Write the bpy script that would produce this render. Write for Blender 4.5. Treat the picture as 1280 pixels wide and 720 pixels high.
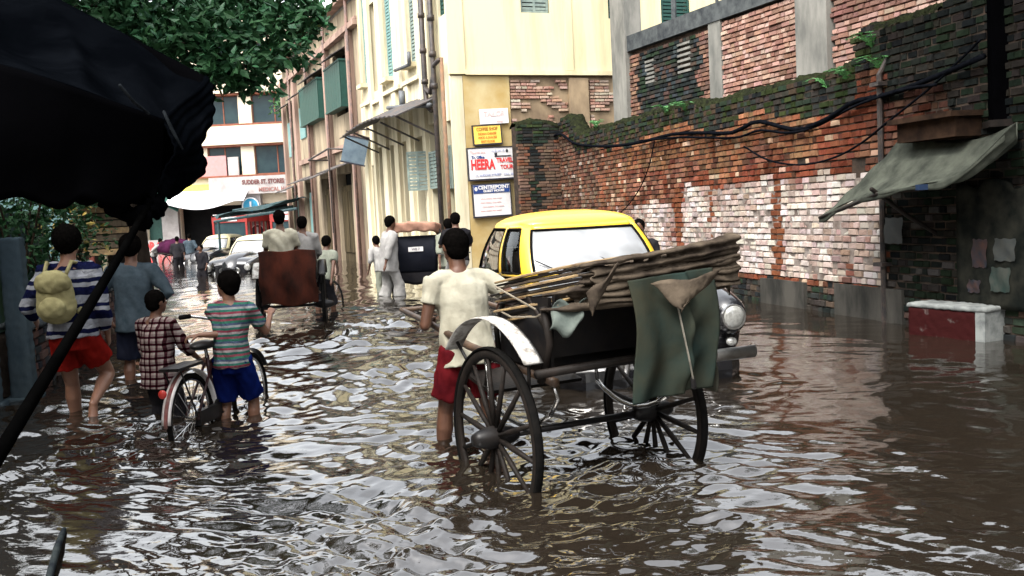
import bpy, math, random
import numpy as np
from mathutils import Vector as V, Matrix, noise
random.seed(7); rng=np.random.default_rng(7)
R=math.radians
for o in list(bpy.data.objects): bpy.data.objects.remove(o)
SC=bpy.context.scene; COL=SC.collection
# ---------------------------------------------------------------- camera, sky, sun, exposure
CH=1.38; TILT=R(4.4); ROLL=0.05
cf=V((0,math.cos(TILT),-math.sin(TILT))); u0=V((0,math.sin(TILT),math.cos(TILT))); r0=V((1,0,0))
cu=u0*math.cos(ROLL)+r0*math.sin(ROLL); cr=r0*math.cos(ROLL)-u0*math.sin(ROLL)
cam=bpy.data.cameras.new('camera'); camo=bpy.data.objects.new('camera',cam); COL.objects.link(camo)
m3=Matrix((cr,cu,-cf)).transposed(); camo.matrix_world=Matrix.Translation((0,0,CH))@m3.to_4x4()
cam.sensor_width=36; cam.lens=1244/1280*36; cam.clip_end=1500; cam.clip_start=.05; SC.camera=camo
W=bpy.data.worlds.new('World'); SC.world=W; W.use_nodes=True
wn=W.node_tree.nodes; wl=W.node_tree.links; bg=wn['Background']
SUN_EL,SUN_AZ=R(56),R(215)          # azimuth clockwise from +y: sun high behind the camera's left shoulder
sky=wn.new('ShaderNodeTexSky'); sky.sky_type='NISHITA'; sky.sun_disc=False
sky.sun_elevation=SUN_EL; sky.sun_rotation=SUN_AZ; sky.air_density=1.6; sky.dust_density=5; sky.ozone_density=1
hs=wn.new('ShaderNodeHueSaturation'); hs.inputs['Saturation'].default_value=.2; hs.inputs['Value'].default_value=5.2
wl.new(sky.outputs[0],hs.inputs['Color'])
wtc=wn.new('ShaderNodeTexCoord'); wno=wn.new('ShaderNodeTexNoise'); wno.inputs['Scale'].default_value=2.2; wno.inputs['Detail'].default_value=6
wmp=wn.new('ShaderNodeMapRange'); wmp.inputs[1].default_value=.3; wmp.inputs[2].default_value=.7; wmp.inputs[3].default_value=.82; wmp.inputs[4].default_value=1.25
wmx=wn.new('ShaderNodeVectorMath'); wmx.operation='SCALE'
wl.new(wtc.outputs['Generated'],wno.inputs['Vector']); wl.new(wno.outputs['Fac'],wmp.inputs[0]); wl.new(wmp.outputs[0],wmx.inputs['Scale'])
wl.new(hs.outputs[0],wmx.inputs[0]); wl.new(wmx.outputs[0],bg.inputs['Color']); bg.inputs['Strength'].default_value=.15
sl=bpy.data.lights.new('sun','SUN'); sl.energy=3.2; sl.angle=R(13); sl.color=(1,.95,.87)
so=bpy.data.objects.new('sun',sl); COL.objects.link(so)
sd=V((math.sin(SUN_AZ)*math.cos(SUN_EL),math.cos(SUN_AZ)*math.cos(SUN_EL),math.sin(SUN_EL)))
so.rotation_euler=sd.to_track_quat('Z','Y').to_euler()
SC.view_settings.view_transform='Standard'; SC.view_settings.look='None'; SC.view_settings.exposure=-0.32; SC.view_settings.gamma=1
SC.render.engine='CYCLES'
# ---------------------------------------------------------------- materials
MATS={}
def mat(name,c1,c2=None,rough=.75,scale=6,bump=.15,metal=0,streak=0,dist=.01,detail=5,spec=.4,lo=.35,hi=.65,coat=0,attr=None,emit=0):
    """two-tone noise material, optional vertical streaks and bump"""
    if name in MATS: return MATS[name]
    if rough>=.75 and spec<=.4: spec=0
    m=bpy.data.materials.new(name); m.use_nodes=True; n=m.node_tree.nodes; l=m.node_tree.links; b=n['Principled BSDF']
    c2=c2 or tuple(x*.7 for x in c1)
    if rough>=.75 and not any(q in name for q in ('yellow','brick','cream','canvas','awning')): c1=tuple(x*.72 for x in c1); c2=tuple(x*.66 for x in c2)
    tc=n.new('ShaderNodeTexCoord'); src=tc.outputs['Object']
    no=n.new('ShaderNodeTexNoise'); no.inputs['Scale'].default_value=scale; no.inputs['Detail'].default_value=detail; no.inputs['Roughness'].default_value=.62
    if streak:
        mp=n.new('ShaderNodeMapping'); mp.inputs['Scale'].default_value=(1,1,streak); l.new(src,mp.inputs[0]); l.new(mp.outputs[0],no.inputs['Vector'])
    else: l.new(src,no.inputs['Vector'])
    rp=n.new('ShaderNodeMapRange'); rp.inputs[1].default_value=lo; rp.inputs[2].default_value=hi; l.new(no.outputs['Fac'],rp.inputs[0])
    mx=n.new('ShaderNodeMix'); mx.data_type='RGBA'; l.new(rp.outputs[0],mx.inputs[0])
    mx.inputs[6].default_value=(*c1,1); mx.inputs[7].default_value=(*c2,1)
    out=mx.outputs[2]
    if attr:
        if attr=='OBJ': a=n.new('ShaderNodeObjectInfo'); ac=a.outputs['Color']
        else: a=n.new('ShaderNodeAttribute'); a.attribute_name=attr; ac=a.outputs['Color']
        mm=n.new('ShaderNodeMix'); mm.data_type='RGBA'; mm.blend_type='MULTIPLY'; mm.inputs[0].default_value=1
        l.new(ac,mm.inputs[6]); l.new(out,mm.inputs[7]); out=mm.outputs[2]
    l.new(out,b.inputs['Base Color'])
    b.inputs['Roughness'].default_value=rough; b.inputs['Metallic'].default_value=metal; b.inputs['Specular IOR Level'].default_value=spec
    b.inputs['Coat Weight'].default_value=coat
    if emit: l.new(out,b.inputs['Emission Color']); b.inputs['Emission Strength'].default_value=emit
    if bump:
        n2=n.new('ShaderNodeTexNoise'); n2.inputs['Scale'].default_value=scale*4; n2.inputs['Detail'].default_value=4
        if streak: l.new(mp.outputs[0],n2.inputs['Vector'])
        else: l.new(src,n2.inputs['Vector'])
        bp=n.new('ShaderNodeBump'); bp.inputs['Strength'].default_value=bump; bp.inputs['Distance'].default_value=dist
        l.new(n2.outputs['Fac'],bp.inputs['Height']); l.new(bp.outputs[0],b.inputs['Normal'])
    MATS[name]=m; return m
def stripe_mat(name,cols,period,axis=2,rough=.85,jitter=.25,check=None):
    """woven cloth stripes: cols spread over one period along an object axis; check adds a crossing set"""
    if name in MATS: return MATS[name]
    m=bpy.data.materials.new(name); m.use_nodes=True; n=m.node_tree.nodes; l=m.node_tree.links; b=n['Principled BSDF']
    tc=n.new('ShaderNodeTexCoord'); no=n.new('ShaderNodeTexNoise'); no.inputs['Scale'].default_value=7; l.new(tc.outputs['Object'],no.inputs['Vector'])
    sx=n.new('ShaderNodeSeparateXYZ'); l.new(tc.outputs['Object'],sx.inputs[0])
    def band(out,cl,per):
        a=n.new('ShaderNodeMath'); a.operation='MULTIPLY_ADD'; l.new(no.outputs['Fac'],a.inputs[0]); a.inputs[1].default_value=jitter*per; l.new(out,a.inputs[2])
        d=n.new('ShaderNodeMath'); d.operation='DIVIDE'; l.new(a.outputs[0],d.inputs[0]); d.inputs[1].default_value=per
        fr=n.new('ShaderNodeMath'); fr.operation='FRACT'; l.new(d.outputs[0],fr.inputs[0])
        r=n.new('ShaderNodeValToRGB'); r.color_ramp.interpolation='CONSTANT'; l.new(fr.outputs[0],r.inputs[0])
        e=r.color_ramp.elements
        while len(e)<len(cl): e.new(.5)
        for i,c in enumerate(cl): e[i].position=i/len(cl); e[i].color=(*[q*.75 for q in c],1)
        return r.outputs[0]
    o=band(sx.outputs[axis],cols,period)
    if check:
        o2=band(sx.outputs[0],check,period)
        mm=n.new('ShaderNodeMix'); mm.data_type='RGBA'; mm.blend_type='MULTIPLY'; mm.inputs[0].default_value=1; l.new(o,mm.inputs[6]); l.new(o2,mm.inputs[7]); o=mm.outputs[2]
    l.new(o,b.inputs['Base Color']); b.inputs['Roughness'].default_value=rough; b.inputs['Specular IOR Level'].default_value=0
    nb=n.new('ShaderNodeTexNoise'); nb.inputs['Scale'].default_value=11; nb.inputs['Detail'].default_value=3; nb.inputs['Distortion'].default_value=1.2; l.new(tc.outputs['Object'],nb.inputs['Vector'])
    bp=n.new('ShaderNodeBump'); bp.inputs['Strength'].default_value=.8; bp.inputs['Distance'].default_value=.03; l.new(nb.outputs['Fac'],bp.inputs['Height']); l.new(bp.outputs[0],b.inputs['Normal'])
    MATS[name]=m; return m
# ---------------------------------------------------------------- helpers
def smooth(me): me.polygons.foreach_set('use_smooth',[True]*len(me.polygons)); me.update()
class MB:
    """collects shapes, built as ONE mesh object"""
    def __init__(s): s.v=[]; s.f=[]; s.c=[]
    def add(s,v,f,c=None):
        b=len(s.v); s.v+=[tuple(p) for p in v]; s.f+=[tuple(i+b for i in q) for q in f]
        s.c+=[c]*len(v)
        return s
    def box(s,c,d,rot=None,c_=None,taper=1):
        v=[]
        for z in(-1,1):
            for y in(-1,1):
                for x in(-1,1):
                    k=taper if z>0 else 1
                    p=V((x*d[0]/2*k,y*d[1]/2*k,z*d[2]/2))
                    if rot: p=rot@p
                    v.append(p+V(c))
        return s.add(v,[(0,1,3,2)[::-1],(4,5,7,6),(0,1,5,4),(2,3,7,6)[::-1],(0,2,6,4)[::-1],(1,3,7,5)],c_)
    def bb(s,x0,x1,y0,y1,z0,z1,c_=None): return s.box(((x0+x1)/2,(y0+y1)/2,(z0+z1)/2),(abs(x1-x0),abs(y1-y0),abs(z1-z0)),None,c_)
    def loft(s,pts,rad,n=10,side=None,cap='round'):
        """tapered limb through pts; rad = r or (rx,ry) per point"""
        pts=[V(p) for p in pts]; rad=[(r,r) if not hasattr(r,'__len__') else r for r in rad]
        P=list(pts); Q=list(rad)
        if cap=='round':
            d0=(pts[0]-pts[1]).normalized(); d1=(pts[-1]-pts[-2]).normalized()
            P=[pts[0]+d0*min(rad[0])*.95,pts[0]+d0*min(rad[0])*.6]+P+[pts[-1]+d1*min(rad[-1])*.6,pts[-1]+d1*min(rad[-1])*.95]
            Q=[tuple(a*.25 for a in rad[0]),tuple(a*.78 for a in rad[0])]+Q+[tuple(a*.78 for a in rad[-1]),tuple(a*.25 for a in rad[-1])]
        b=len(s.v); L=len(P); last=None
        for i in range(L):
            t=(P[min(i+1,L-1)]-P[max(i-1,0)]).normalized()
            if last is None:
                sv=V(side) if side is not None else (V((1,0,0)) if abs(t.x)<.8 else V((0,1,0)))
            else: sv=last
            if side is not None: sv=V(side)
            sv=(sv-t*sv.dot(t))
            if sv.length<1e-4: sv=t.orthogonal()
            sv.normalize(); last=sv; w=t.cross(sv)
            for k in range(n):
                a=2*math.pi*k/n; s.v.append(tuple(P[i]+sv*math.cos(a)*Q[i][0]+w*math.sin(a)*Q[i][1])); s.c.append(None)
        for i in range(L-1):
            for k in range(n):
                s.f.append((b+i*n+k,b+i*n+(k+1)%n,b+(i+1)*n+(k+1)%n,b+(i+1)*n+k))
        s.f.append(tuple(b+k for k in range(n))[::-1]); s.f.append(tuple(b+(L-1)*n+k for k in range(n)))
        return s
    def tube(s,pts,r,n=8): 
        pts=[V(p) for p in pts]
        return s.loft(pts,[r]*len(pts) if not isinstance(r,(list,tuple)) else r,n,cap='flat')
    def ell(s,c,r,rot=None,nu=14,nv=9):
        b=len(s.v); c=V(c)
        for j in range(nv+1):
            th=math.pi*j/nv
            for i in range(nu):
                a=2*math.pi*i/nu; p=V((r[0]*math.sin(th)*math.cos(a),r[1]*math.sin(th)*math.sin(a),-r[2]*math.cos(th)))
                if j in(0,nv): p=V((1e-4*math.cos(a),1e-4*math.sin(a),p.z))
                if rot: p=rot@p
                s.v.append(tuple(c+p)); s.c.append(None)
        for j in range(nv):
            for i in range(nu): s.f.append((b+j*nu+i,b+j*nu+(i+1)%nu,b+(j+1)*nu+(i+1)%nu,b+(j+1)*nu+i))
        s.f.append(tuple(b+i for i in range(nu))[::-1]); s.f.append(tuple(b+nv*nu+i for i in range(nu)))
        return s
    def ring(s,c,R0,r,axis='x',a0=0,a1=2*math.pi,n=40,m=6,w=None):
        """torus-like hoop about an axis; w = half width across (flat strip section)"""
        pts=[]; full=abs(a1-a0-2*math.pi)<1e-6; N=n if full else n+1
        b=len(s.v)
        for i in range(N):
            a=a0+(a1-a0)*i/n; d=V((0,math.cos(a),math.sin(a))) if axis=='x' else (V((math.cos(a),math.sin(a),0)) if axis=='z' else V((math.cos(a),0,math.sin(a))))
            ax=V((1,0,0)) if axis=='x' else (V((0,0,1)) if axis=='z' else V((0,1,0)))
            for k in range(m):
                q=2*math.pi*(k+.5)/m; s.v.append(tuple(V(c)+d*(R0+r*math.cos(q)*1.2)+ax*((w or r)*math.sin(q)*1.2))); s.c.append(None)
        for i in range(n if full else n):
            j=(i+1)%N
            if not full and i==N-1: break
            for k in range(m): s.f.append((b+i*m+k,b+i*m+(k+1)%m,b+j*m+(k+1)%m,b+j*m+k))
        if not full:
            s.f.append(tuple(b+k for k in range(m))[::-1]); s.f.append(tuple(b+(N-1)*m+k for k in range(m)))
        return s
    def grid(s,fn,nu,nv,thick=0):
        """sheet from fn(u,v)->point; optional thickness along a given offset"""
        b=len(s.v)
        for j in range(nv+1):
            for i in range(nu+1): s.v.append(tuple(fn(i/nu,j/nv))); s.c.append(None)
        for j in range(nv):
            for i in range(nu):
                a=b+j*(nu+1)+i; s.f.append((a,a+1,a+nu+2,a+nu+1))
        return s
    def build(s,name,m,parent=None,sm=False,solid=0,loc=None,rot=None,sub=0,attr=False):
        me=bpy.data.meshes.new(name); me.from_pydata(s.v,[],s.f); me.materials.append(m); me.validate(); 
        if attr:
            ca=me.color_attributes.new('Col','FLOAT_COLOR','POINT')
            ca.data.foreach_set('color',np.array([(*(c or (1,1,1)),1) for c in s.c],dtype=np.float32).ravel())
        if sm: smooth(me)
        me.update()
        o=bpy.data.objects.new(name,me); COL.objects.link(o)
        if parent: o.parent=parent
        if loc is not None: o.location=loc
        if rot is not None: o.rotation_euler=rot
        if solid:
            k=o.modifiers.new('s','SOLIDIFY'); k.thickness=solid; k.offset=0
        if sub:
            k=o.modifiers.new('u','SUBSURF'); k.levels=sub; k.render_levels=sub
        return o
def tag(o,label=None,cat=None,group=None,kind=None):
    if label: o['label']=label
    if cat: o['category']=cat
    if group: o['group']=group
    if kind: o['kind']=kind
    return o
def thing(name,label,cat,loc=(0,0,0),rz=0,group=None):
    o=bpy.data.objects.new(name,None); COL.objects.link(o); o.location=loc; o.rotation_euler=(0,0,rz); o.empty_display_size=.2
    return tag(o,label,cat,group)
def copy_tree(o,parent=None):
    c=o.copy(); COL.objects.link(c)
    if parent: c.parent=parent
    for ch in list(o.children): copy_tree(ch,c)
    return c
def inst(name,me,parent,loc,rot=(0,0,0),scale=(1,1,1)):
    o=bpy.data.objects.new(name,me); COL.objects.link(o); o.parent=parent; o.location=loc; o.rotation_euler=rot; o.scale=scale; return o
def fuse(mb,name,m,parent,voxel,it=3,wrinkle=0,wscale=9,wvec=(1,1,1),seed=0):
    """union of all shapes in mb as one continuous smooth surface"""
    o=mb.build('tmp',m); 
    k=o.modifiers.new('r','REMESH'); k.mode='VOXEL'; k.voxel_size=voxel; k.adaptivity=0
    k=o.modifiers.new('m','SMOOTH'); k.iterations=it; k.factor=.5
    bpy.context.view_layer.update()
    me=bpy.data.meshes.new_from_object(o.evaluated_get(bpy.context.evaluated_depsgraph_get()))
    old=o.data; bpy.data.objects.remove(o); bpy.data.meshes.remove(old)
    if wrinkle:
        n=len(me.vertices); co=np.empty(n*3,np.float32); me.vertices.foreach_get('co',co); co=co.reshape(-1,3)
        no=np.empty(n*3,np.float32); me.vertices.foreach_get('normal',no); no=no.reshape(-1,3)
        q=co*np.array(wvec)*wscale+seed*3.1
        w=np.sin(q[:,0]*1.3+2*np.sin(q[:,2]*.9))*np.sin(q[:,2]*1.7+1.5*np.sin(q[:,1]*1.1+q[:,0]))+.5*np.sin(q[:,0]*2.9+q[:,2]*2.3+np.sin(q[:,1]*3))
        co=co+no*(w*wrinkle)[:,None]; me.vertices.foreach_set('co',co.astype(np.float32).ravel())
    me.name=name; me.materials.clear(); me.materials.append(m); smooth(me)
    o=bpy.data.objects.new(name,me); COL.objects.link(o)
    if parent: o.parent=parent
    return o
def textobj(s,size,m,parent,loc,rot,name='lettering',depth=.004,bold=0,sx=1):
    cu_=bpy.data.curves.new(name,'FONT'); cu_.body=s; cu_.size=size; cu_.extrude=depth; cu_.align_x='CENTER'; cu_.align_y='CENTER'; cu_.offset=bold; cu_.resolution_u=3
    o=bpy.data.objects.new('t',cu_); COL.objects.link(o); bpy.context.view_layer.update()
    me=bpy.data.meshes.new_from_object(o.evaluated_get(bpy.context.evaluated_depsgraph_get())); bpy.data.objects.remove(o)
    me.materials.clear(); me.materials.append(m); me.name=name
    return inst(name,me,parent,loc,rot,(sx,1,1))
def lerp(a,b,t): return a+(b-a)*t
def fbm(x,y,z=0,o=4):
    return noise.fractal(V((x,y,z)),1.0,2.0,o)
# ================================================================ SETTING: ground, water
M_mud=mat('mud',(.09,.07,.05),(.05,.04,.03),scale=1.5)
g=MB()
ys=[-300,-20,22,32,300,900]; zs=[-.3,-.3,-.3,-.46,-.46,-.46]
for i in range(5): g.add([(-900,ys[i],zs[i]),(900,ys[i],zs[i]),(900,ys[i+1],zs[i+1]),(-900,ys[i+1],zs[i+1])],[(0,1,2,3)])
tag(g.build('ground',M_mud),'muddy street bed under the flood water',None,None,'structure')
def water_mat():
    m=bpy.data.materials.new('flood_water'); m.use_nodes=True; n=m.node_tree.nodes; l=m.node_tree.links; b=n['Principled BSDF']
    tc=n.new('ShaderNodeTexCoord'); no=n.new('ShaderNodeTexNoise'); no.inputs['Scale'].default_value=.9; no.inputs['Detail'].default_value=5
    l.new(tc.outputs['Object'],no.inputs['Vector'])
    mx=n.new('ShaderNodeMix'); mx.data_type='RGBA'; l.new(no.outputs['Fac'],mx.inputs[0]); mx.inputs[6].default_value=(.008,.0062,.0045,1); mx.inputs[7].default_value=(.018,.0135,.0095,1)
    l.new(mx.outputs[2],b.inputs['Base Color']); b.inputs['Roughness'].default_value=.03; b.inputs['IOR'].default_value=2.2; b.inputs['Specular IOR Level'].default_value=.5
    mp=n.new('ShaderNodeMapping'); mp.inputs['Scale'].default_value=(1,1.6,1); l.new(tc.outputs['Object'],mp.inputs[0])
    n2=n.new('ShaderNodeTexNoise'); n2.inputs['Scale'].default_value=16; n2.inputs['Detail'].default_value=3; l.new(mp.outputs[0],n2.inputs['Vector'])
    bp=n.new('ShaderNodeBump'); bp.inputs['Strength'].default_value=.12; bp.inputs['Distance'].default_value=.010; l.new(n2.outputs['Fac'],bp.inputs['Height']); l.new(bp.outputs[0],b.inputs['Normal'])
    return m
M_water=water_mat()
def water():
    ny,nx=560,820
    v=np.linspace(0,1,ny); yim=lerp(560.,14.,v)       # image rows below horizon
    y=CH*1244/yim; y=np.clip(y,0,130)
    tt=np.linspace(-1,1,nx); a=.62*tt+.75*tt**5
    Y=np.repeat(y[:,None],nx,1); X=Y*a[None,:]; Z=np.zeros_like(X)
    sy=np.gradient(y)[:,None]; sx=y[:,None]*.0016
    # local agitation: churned round the wheels, calm at right, busy centre
    def blob(cx,cy,r,k): return k*np.exp(-(((X-cx)**2+((Y-cy)*.8)**2)/r**2))
    amp=.62+blob(.7,4.9,.75,.35)+blob(0,4.7,.6,.2)+blob(-1.2,4.6,1.4,.3)+blob(-1.6,13,2.6,.9)+blob(-.6,7.5,1.5,.3)
    amp*=np.where(X>.7,1/(1+(X-.7)*.85),1)
    amp*=1-.45/(1+np.exp((X+.27*Y+.25)*5))*(1/(1+np.exp((Y-5.6)*3)))
    pn=np.sin(X*1.9+1.3*np.sin(Y*1.1))*np.sin(Y*1.35+1.2*np.sin(X*1.4+1))+.6*np.sin(X*3.7+Y*2.1+np.sin(Y*2.7))*np.sin(Y*2.9-X*1.7)
    amp*=np.clip(1+.55*pn,.35,2.0)
    amp*=1-.35*np.exp(-((X+2.2)**2/.8**2))*(Y<6)
    wx=X+.18*np.sin(Y*1.7+X*.9)+.12*np.sin(X*2.3-Y*1.1); wy=Y+.16*np.sin(X*1.9+Y*.7)+.1*np.sin(Y*3.1+X*1.3)
    for i in range(84):
        lam=math.exp(rng.uniform(math.log(.075),math.log(1.3))); th=rng.normal(math.pi/2,.55) if i%3 else rng.uniform(0,math.pi)
        kx,ky=math.cos(th),math.sin(th); ph=rng.uniform(0,6.28); k=2*math.pi/lam
        slope=.050*min(1,(.32/lam)**.95)*min(1,(lam/.16))**.6
        att=np.exp(-((2.6*(abs(ky)*sy+abs(kx)*sx)/lam)**2))
        s=np.sin(k*(wx*kx+wy*ky)+ph); 
        if lam<.2: s=s*(1+blob(.7,4.85,.55,.9)+blob(0.1,4.65,.35,.6)+blob(-.4,5.9,.4,.6))
        # patchy envelope
        env=.6+.8*(.5+.5*np.sin(wx*1.1*(1+.1*i%3)+ph*2)*np.sin(wy*.8+ph))
        Z+=slope/k*(s+.25*np.cos(2*k*(wx*kx+wy*ky)+2*ph))*amp*att*env
    # rings spreading from things that stand in the water
    for cx,cy,A in ((-.46,5.99,.010),(-.2,6.1,.008),(.05,4.76,.005),(-.3,5.6,.006),(.91,5.1,.006),(.62,6.0,.006),(-2.05,7.0,.008),(-2.63,7.25,.007),(-2.25,6.5,.006),(-3.5,9.1,.008),(-3.4,7.7,.008),(1.3,7.5,.012),(-3.2,13.7,.01)):
        rr=np.hypot(X-cx,Y-cy); Z+=A*np.exp(-rr/.5)*np.sin(rr*34+cx*7)*np.exp(-((2.6*sy*34/6.28)**2))
    co=np.stack([X,Y,Z],-1).reshape(-1,3).astype(np.float32)
    me=bpy.data.meshes.new('water'); n=ny*nx; me.vertices.add(n); me.vertices.foreach_set('co',co.ravel())
    i=np.arange(ny-1)[:,None]*nx+np.arange(nx-1)[None,:]
    q=np.stack([i,i+1,i+nx+1,i+nx],-1).reshape(-1,4).astype(np.int32); nf=len(q)
    me.loops.add(nf*4); me.loops.foreach_set('vertex_index',q.ravel()); me.polygons.add(nf)
    me.polygons.foreach_set('loop_start',np.arange(nf,dtype=np.int32)*4); me.polygons.foreach_set('loop_total',np.full(nf,4,np.int32))
    me.update(calc_edges=True); me.validate(); smooth(me); me.materials.append(M_water)
    o=bpy.data.objects.new('water',me); COL.objects.link(o); tag(o,'rippled brown flood water covering the street',None,None,'structure')
    g=MB(); g.add([(-400,-300,-.07),(400,-300,-.07),(400,900,-.07),(-400,900,-.07)],[(0,1,2,3)])
    tag(g.build('water',M_water),'flood water beyond the street',None,None,'structure')
water()
# ================================================================ brick laying
M_brick1=mat('brick_single',(1,1,1),(.62,.6,.6),.9,30,.6,attr='OBJ',dist=.006)
M_brickS=mat('brick_many',(1,1,1),(.66,.64,.64),.9,14,.6,attr='Col',dist=.006)
M_mortar=mat('mortar',(.035,.028,.024),(.075,.06,.05),.95,9,.5)
M_mortar_l=mat('mortar_pale',(.22,.16,.13),(.12,.09,.075),.95,9,.5)
def brick_mesh(k):
    """one worn brick 1 x 1 x 1 (x length, y outward -1, z height), front edge rounded and uneven"""
    r=random.Random(k); v=[]
    for (yy,ins) in ((.5,0),(-.30,0),(-.5,.075)):
        for sx,sz in ((-1,-1),(1,-1),(1,1),(-1,1)):
            ix=ins*(1 if yy==-.5 else 0)*.45; iz=ins*1.3
            v.append((sx*(.5-ix)+r.uniform(-.012,.012),yy+r.uniform(-.05,.05),sz*(.5-iz)+r.uniform(-.035,.035)))
    f=[]
    for a in(0,4):
        for i in range(4): f.append((a+i,a+(i+1)%4,a+4+(i+1)%4,a+4+i)[::-1])
    f.append((8,9,10,11)); f=[q[::-1] if len(q)==4 and min(q)<8 else q for q in f]
    return v,f
BV=[brick_mesh(k) for k in range(8)]
BM=[]
for v,f in BV:
    me=bpy.data.meshes.new('brick'); me.from_pydata(v,[],f); me.materials.append(M_brick1); me.update(); BM.append(me)
def lay(root,x0,x1,z0,top,col,bl=.25,bh=.068,joint=.012,depth=.1,y=0,skip=None,single=None,nmax=300,rj=1.35,seed=0,stuffname='brickwork'):
    """courses on the plane local y=0 facing -y. top(x)->height, col(x,z,r)->rgb or None; single(x,z)->score (small = built singly)"""
    r=random.Random(seed); L=[]; z=z0; row=0
    while z<40:
        x=x0-(bl/2 if row%2 else 0)-r.uniform(0,.02); any_=False
        while x<x1:
            l=bl*r.uniform(.92,1.05) if r.random()>.42 else bl*.55
            xa=max(x,x0); xb=min(x+l,x1); xc=(xa+xb)/2
            if xb-xa>.05 and z+bh<=top(xc)+.02:
                any_=True
                if not(skip and skip(xc,z+bh/2)):
                    c=col(xc,z+bh/2,r)
                    if c is not None: L.append((xc,z+bh/2,xb-xa-joint,bh-joint*.9,c,r.uniform(-.009,.012)*rj,r.uniform(-.012,.012)*rj,r.uniform(-.022,.022)*rj,r.randrange(8)))
            x+=l
        z+=bh; row+=1
        if not any_: break
    if single:
        L.sort(key=lambda b:single(b[0],b[1])); S=[b for b in L if single(b[0],b[1])<1e6][:nmax]; ids=set(map(id,S)); T=[b for b in L if id(b) not in ids]
    else: S=[];T=L
    for b in S:
        o=inst('brick',BM[b[8]],root,(b[0],y-depth*.15+b[5],b[1]),(b[7]*.4,b[6],b[7]),(b[2],depth,b[3])); o.color=(*b[4],1)
    if T:
        g=MB()
        for b in T:
            ca,sa=math.cos(b[6]),math.sin(b[6]); v,f=BV[b[8]]
            g.add([(b[0]+p[0]*b[2]*ca+p[2]*b[3]*sa,y-depth*.15+b[5]+p[1]*depth+p[0]*b[2]*b[7],b[1]+p[2]*b[3]*ca-p[0]*b[2]*sa) for p in v],f,b[4])
        o=g.build(stuffname,M_brickS,root,attr=True); tag(o,None,None,None,'stuff')
    return len(S),len(T)
def jit(c,r,k=.12):
    q=.80*(1+r.uniform(-k,k)); return tuple(max(.004,x*q*(1+r.uniform(-.06,.06))) for x in c)
RED=[(.145,.052,.034),(.165,.068,.045),(.105,.045,.034),(.18,.098,.068),(.10,.055,.043),(.15,.082,.060),(.12,.066,.050)]
PINK=[(.40,.245,.19),(.46,.30,.24),(.34,.20,.155),(.50,.36,.29),(.29,.165,.125)]
WHT=[(.68,.61,.55),(.76,.71,.66),(.56,.45,.39),(.66,.57,.50)]
SOOT_SHADE=[(.022,.026,.026),(.035,.04,.036),(.05,.045,.04),(.03,.045,.03)]  # soot and moss tones, also the painted shade under the side tarpaulin
# ================================================================ RIGHT WALL  (origin (4.15,10.32); local x runs TOWARD the camera... from far to near)
# local frame: +x along the wall towards the camera (s=-x), -y faces the street
def wallframe(name,label,cat,ox,oy,dx,dy,**k):
    """root at (ox,oy); local +x along (dx,dy)"""
    return thing(name,label,cat,(ox,oy,0),math.atan2(dy,dx),**k)
# far->near direction (.2419,-.9703); facing street (-x side): local -y = (-.9703,-.2419)
WR=wallframe('brick_wall','long old red brick wall with whitewashed patches and mossy top along the right of the street','wall',4.15,10.32,.2419,-.9703)
def wtop(x):
    s=-x
    z=2.80+.05*fbm(s*.9,3.1)
    if s<.82: z=3.14+.06*fbm(s*1.3,7)+ (max(0,-s-.2)*.05)
    if s>10.9: z=2.94+.38*min(1,(s-10.9)/.5)+.06*fbm(s*3,1)
    elif s>5: z=2.9+.05*fbm(s*1.1,2)
    if 8.7<s<9.1: z-=.08
    return z
def wcol(x,z,r):
    s=-x; n=fbm(s*.8,z*.9,5); n2=fbm(s*2.6,z*2.6,9); t=wtop(x)
    if z<.30+.06*n2: return jit(r.choice(SOOT_SHADE+[(.10,.07,.055)]),r)
    if s<.32:   # stretch under the tarpaulin: its shade is darkened into the brick colours
        if z>2.35+.5*n or s<-.75: return jit(tuple(q*.5 for q in r.choice(SOOT_SHADE)),r)
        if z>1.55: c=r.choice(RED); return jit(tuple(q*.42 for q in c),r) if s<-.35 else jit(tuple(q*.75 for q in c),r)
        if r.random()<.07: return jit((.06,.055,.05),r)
        return jit(tuple(q*.45 for q in r.choice(SOOT_SHADE)),r)
    if z>t-.33+.16*n+.2*n2*.5 or (s<2 and z>t-.45): 
        return jit(r.choice(SOOT_SHADE+[(.03,.042,.018),(.045,.055,.024),(.07,.05,.035)]),r)
    strip=(abs(s-2.62)<.12+.04*n2) or abs(s-5.75)<.16 or abs(s-4.55)<.07*(1+n)
    wh=(.36<s<8.6) and z<1.58+.12*n+(.05 if s<5.5 else -.22) and z>.36 and not strip
    if wh:
        w=.80+.9*n+.5*n2-.55*max(0,z-1.25)-(.35 if s>5.8 else 0)+r.uniform(-.20,.14); w=min(1,max(0,w))
        a_=r.choice(WHT); b_=r.choice(RED[:4]); return jit(tuple(a_[i]*w+b_[i]*1.3*(1-w) for i in range(3)),r,.10)
    if strip and z<1.6: return jit((.20,.075,.04),r)
    base=RED[int(abs(n*5+n2*3+r.random()*2.5))%7]
    if z>1.9+.3*n and 1.6<s<8: base=r.choice([(.17,.10,.06),(.13,.085,.055),(.20,.105,.065),(.15,.07,.042)])
    if s>8: base=r.choice([(.16,.08,.055),(.125,.075,.052),(.19,.085,.055),(.17,.12,.085)])
    if r.random()<.06: base=(.34,.28,.22)
    if r.random()<.07: base=(.07,.04,.03)
    base=tuple(base[i]*(1.45,1.25,1.1)[i] for i in range(3)) if .32<s<9.5 else base
    k=1.0+.35*n2+.45*fbm(s*3.3,z*.35,17)
    return jit(tuple(q*k for q in base),r)
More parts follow.
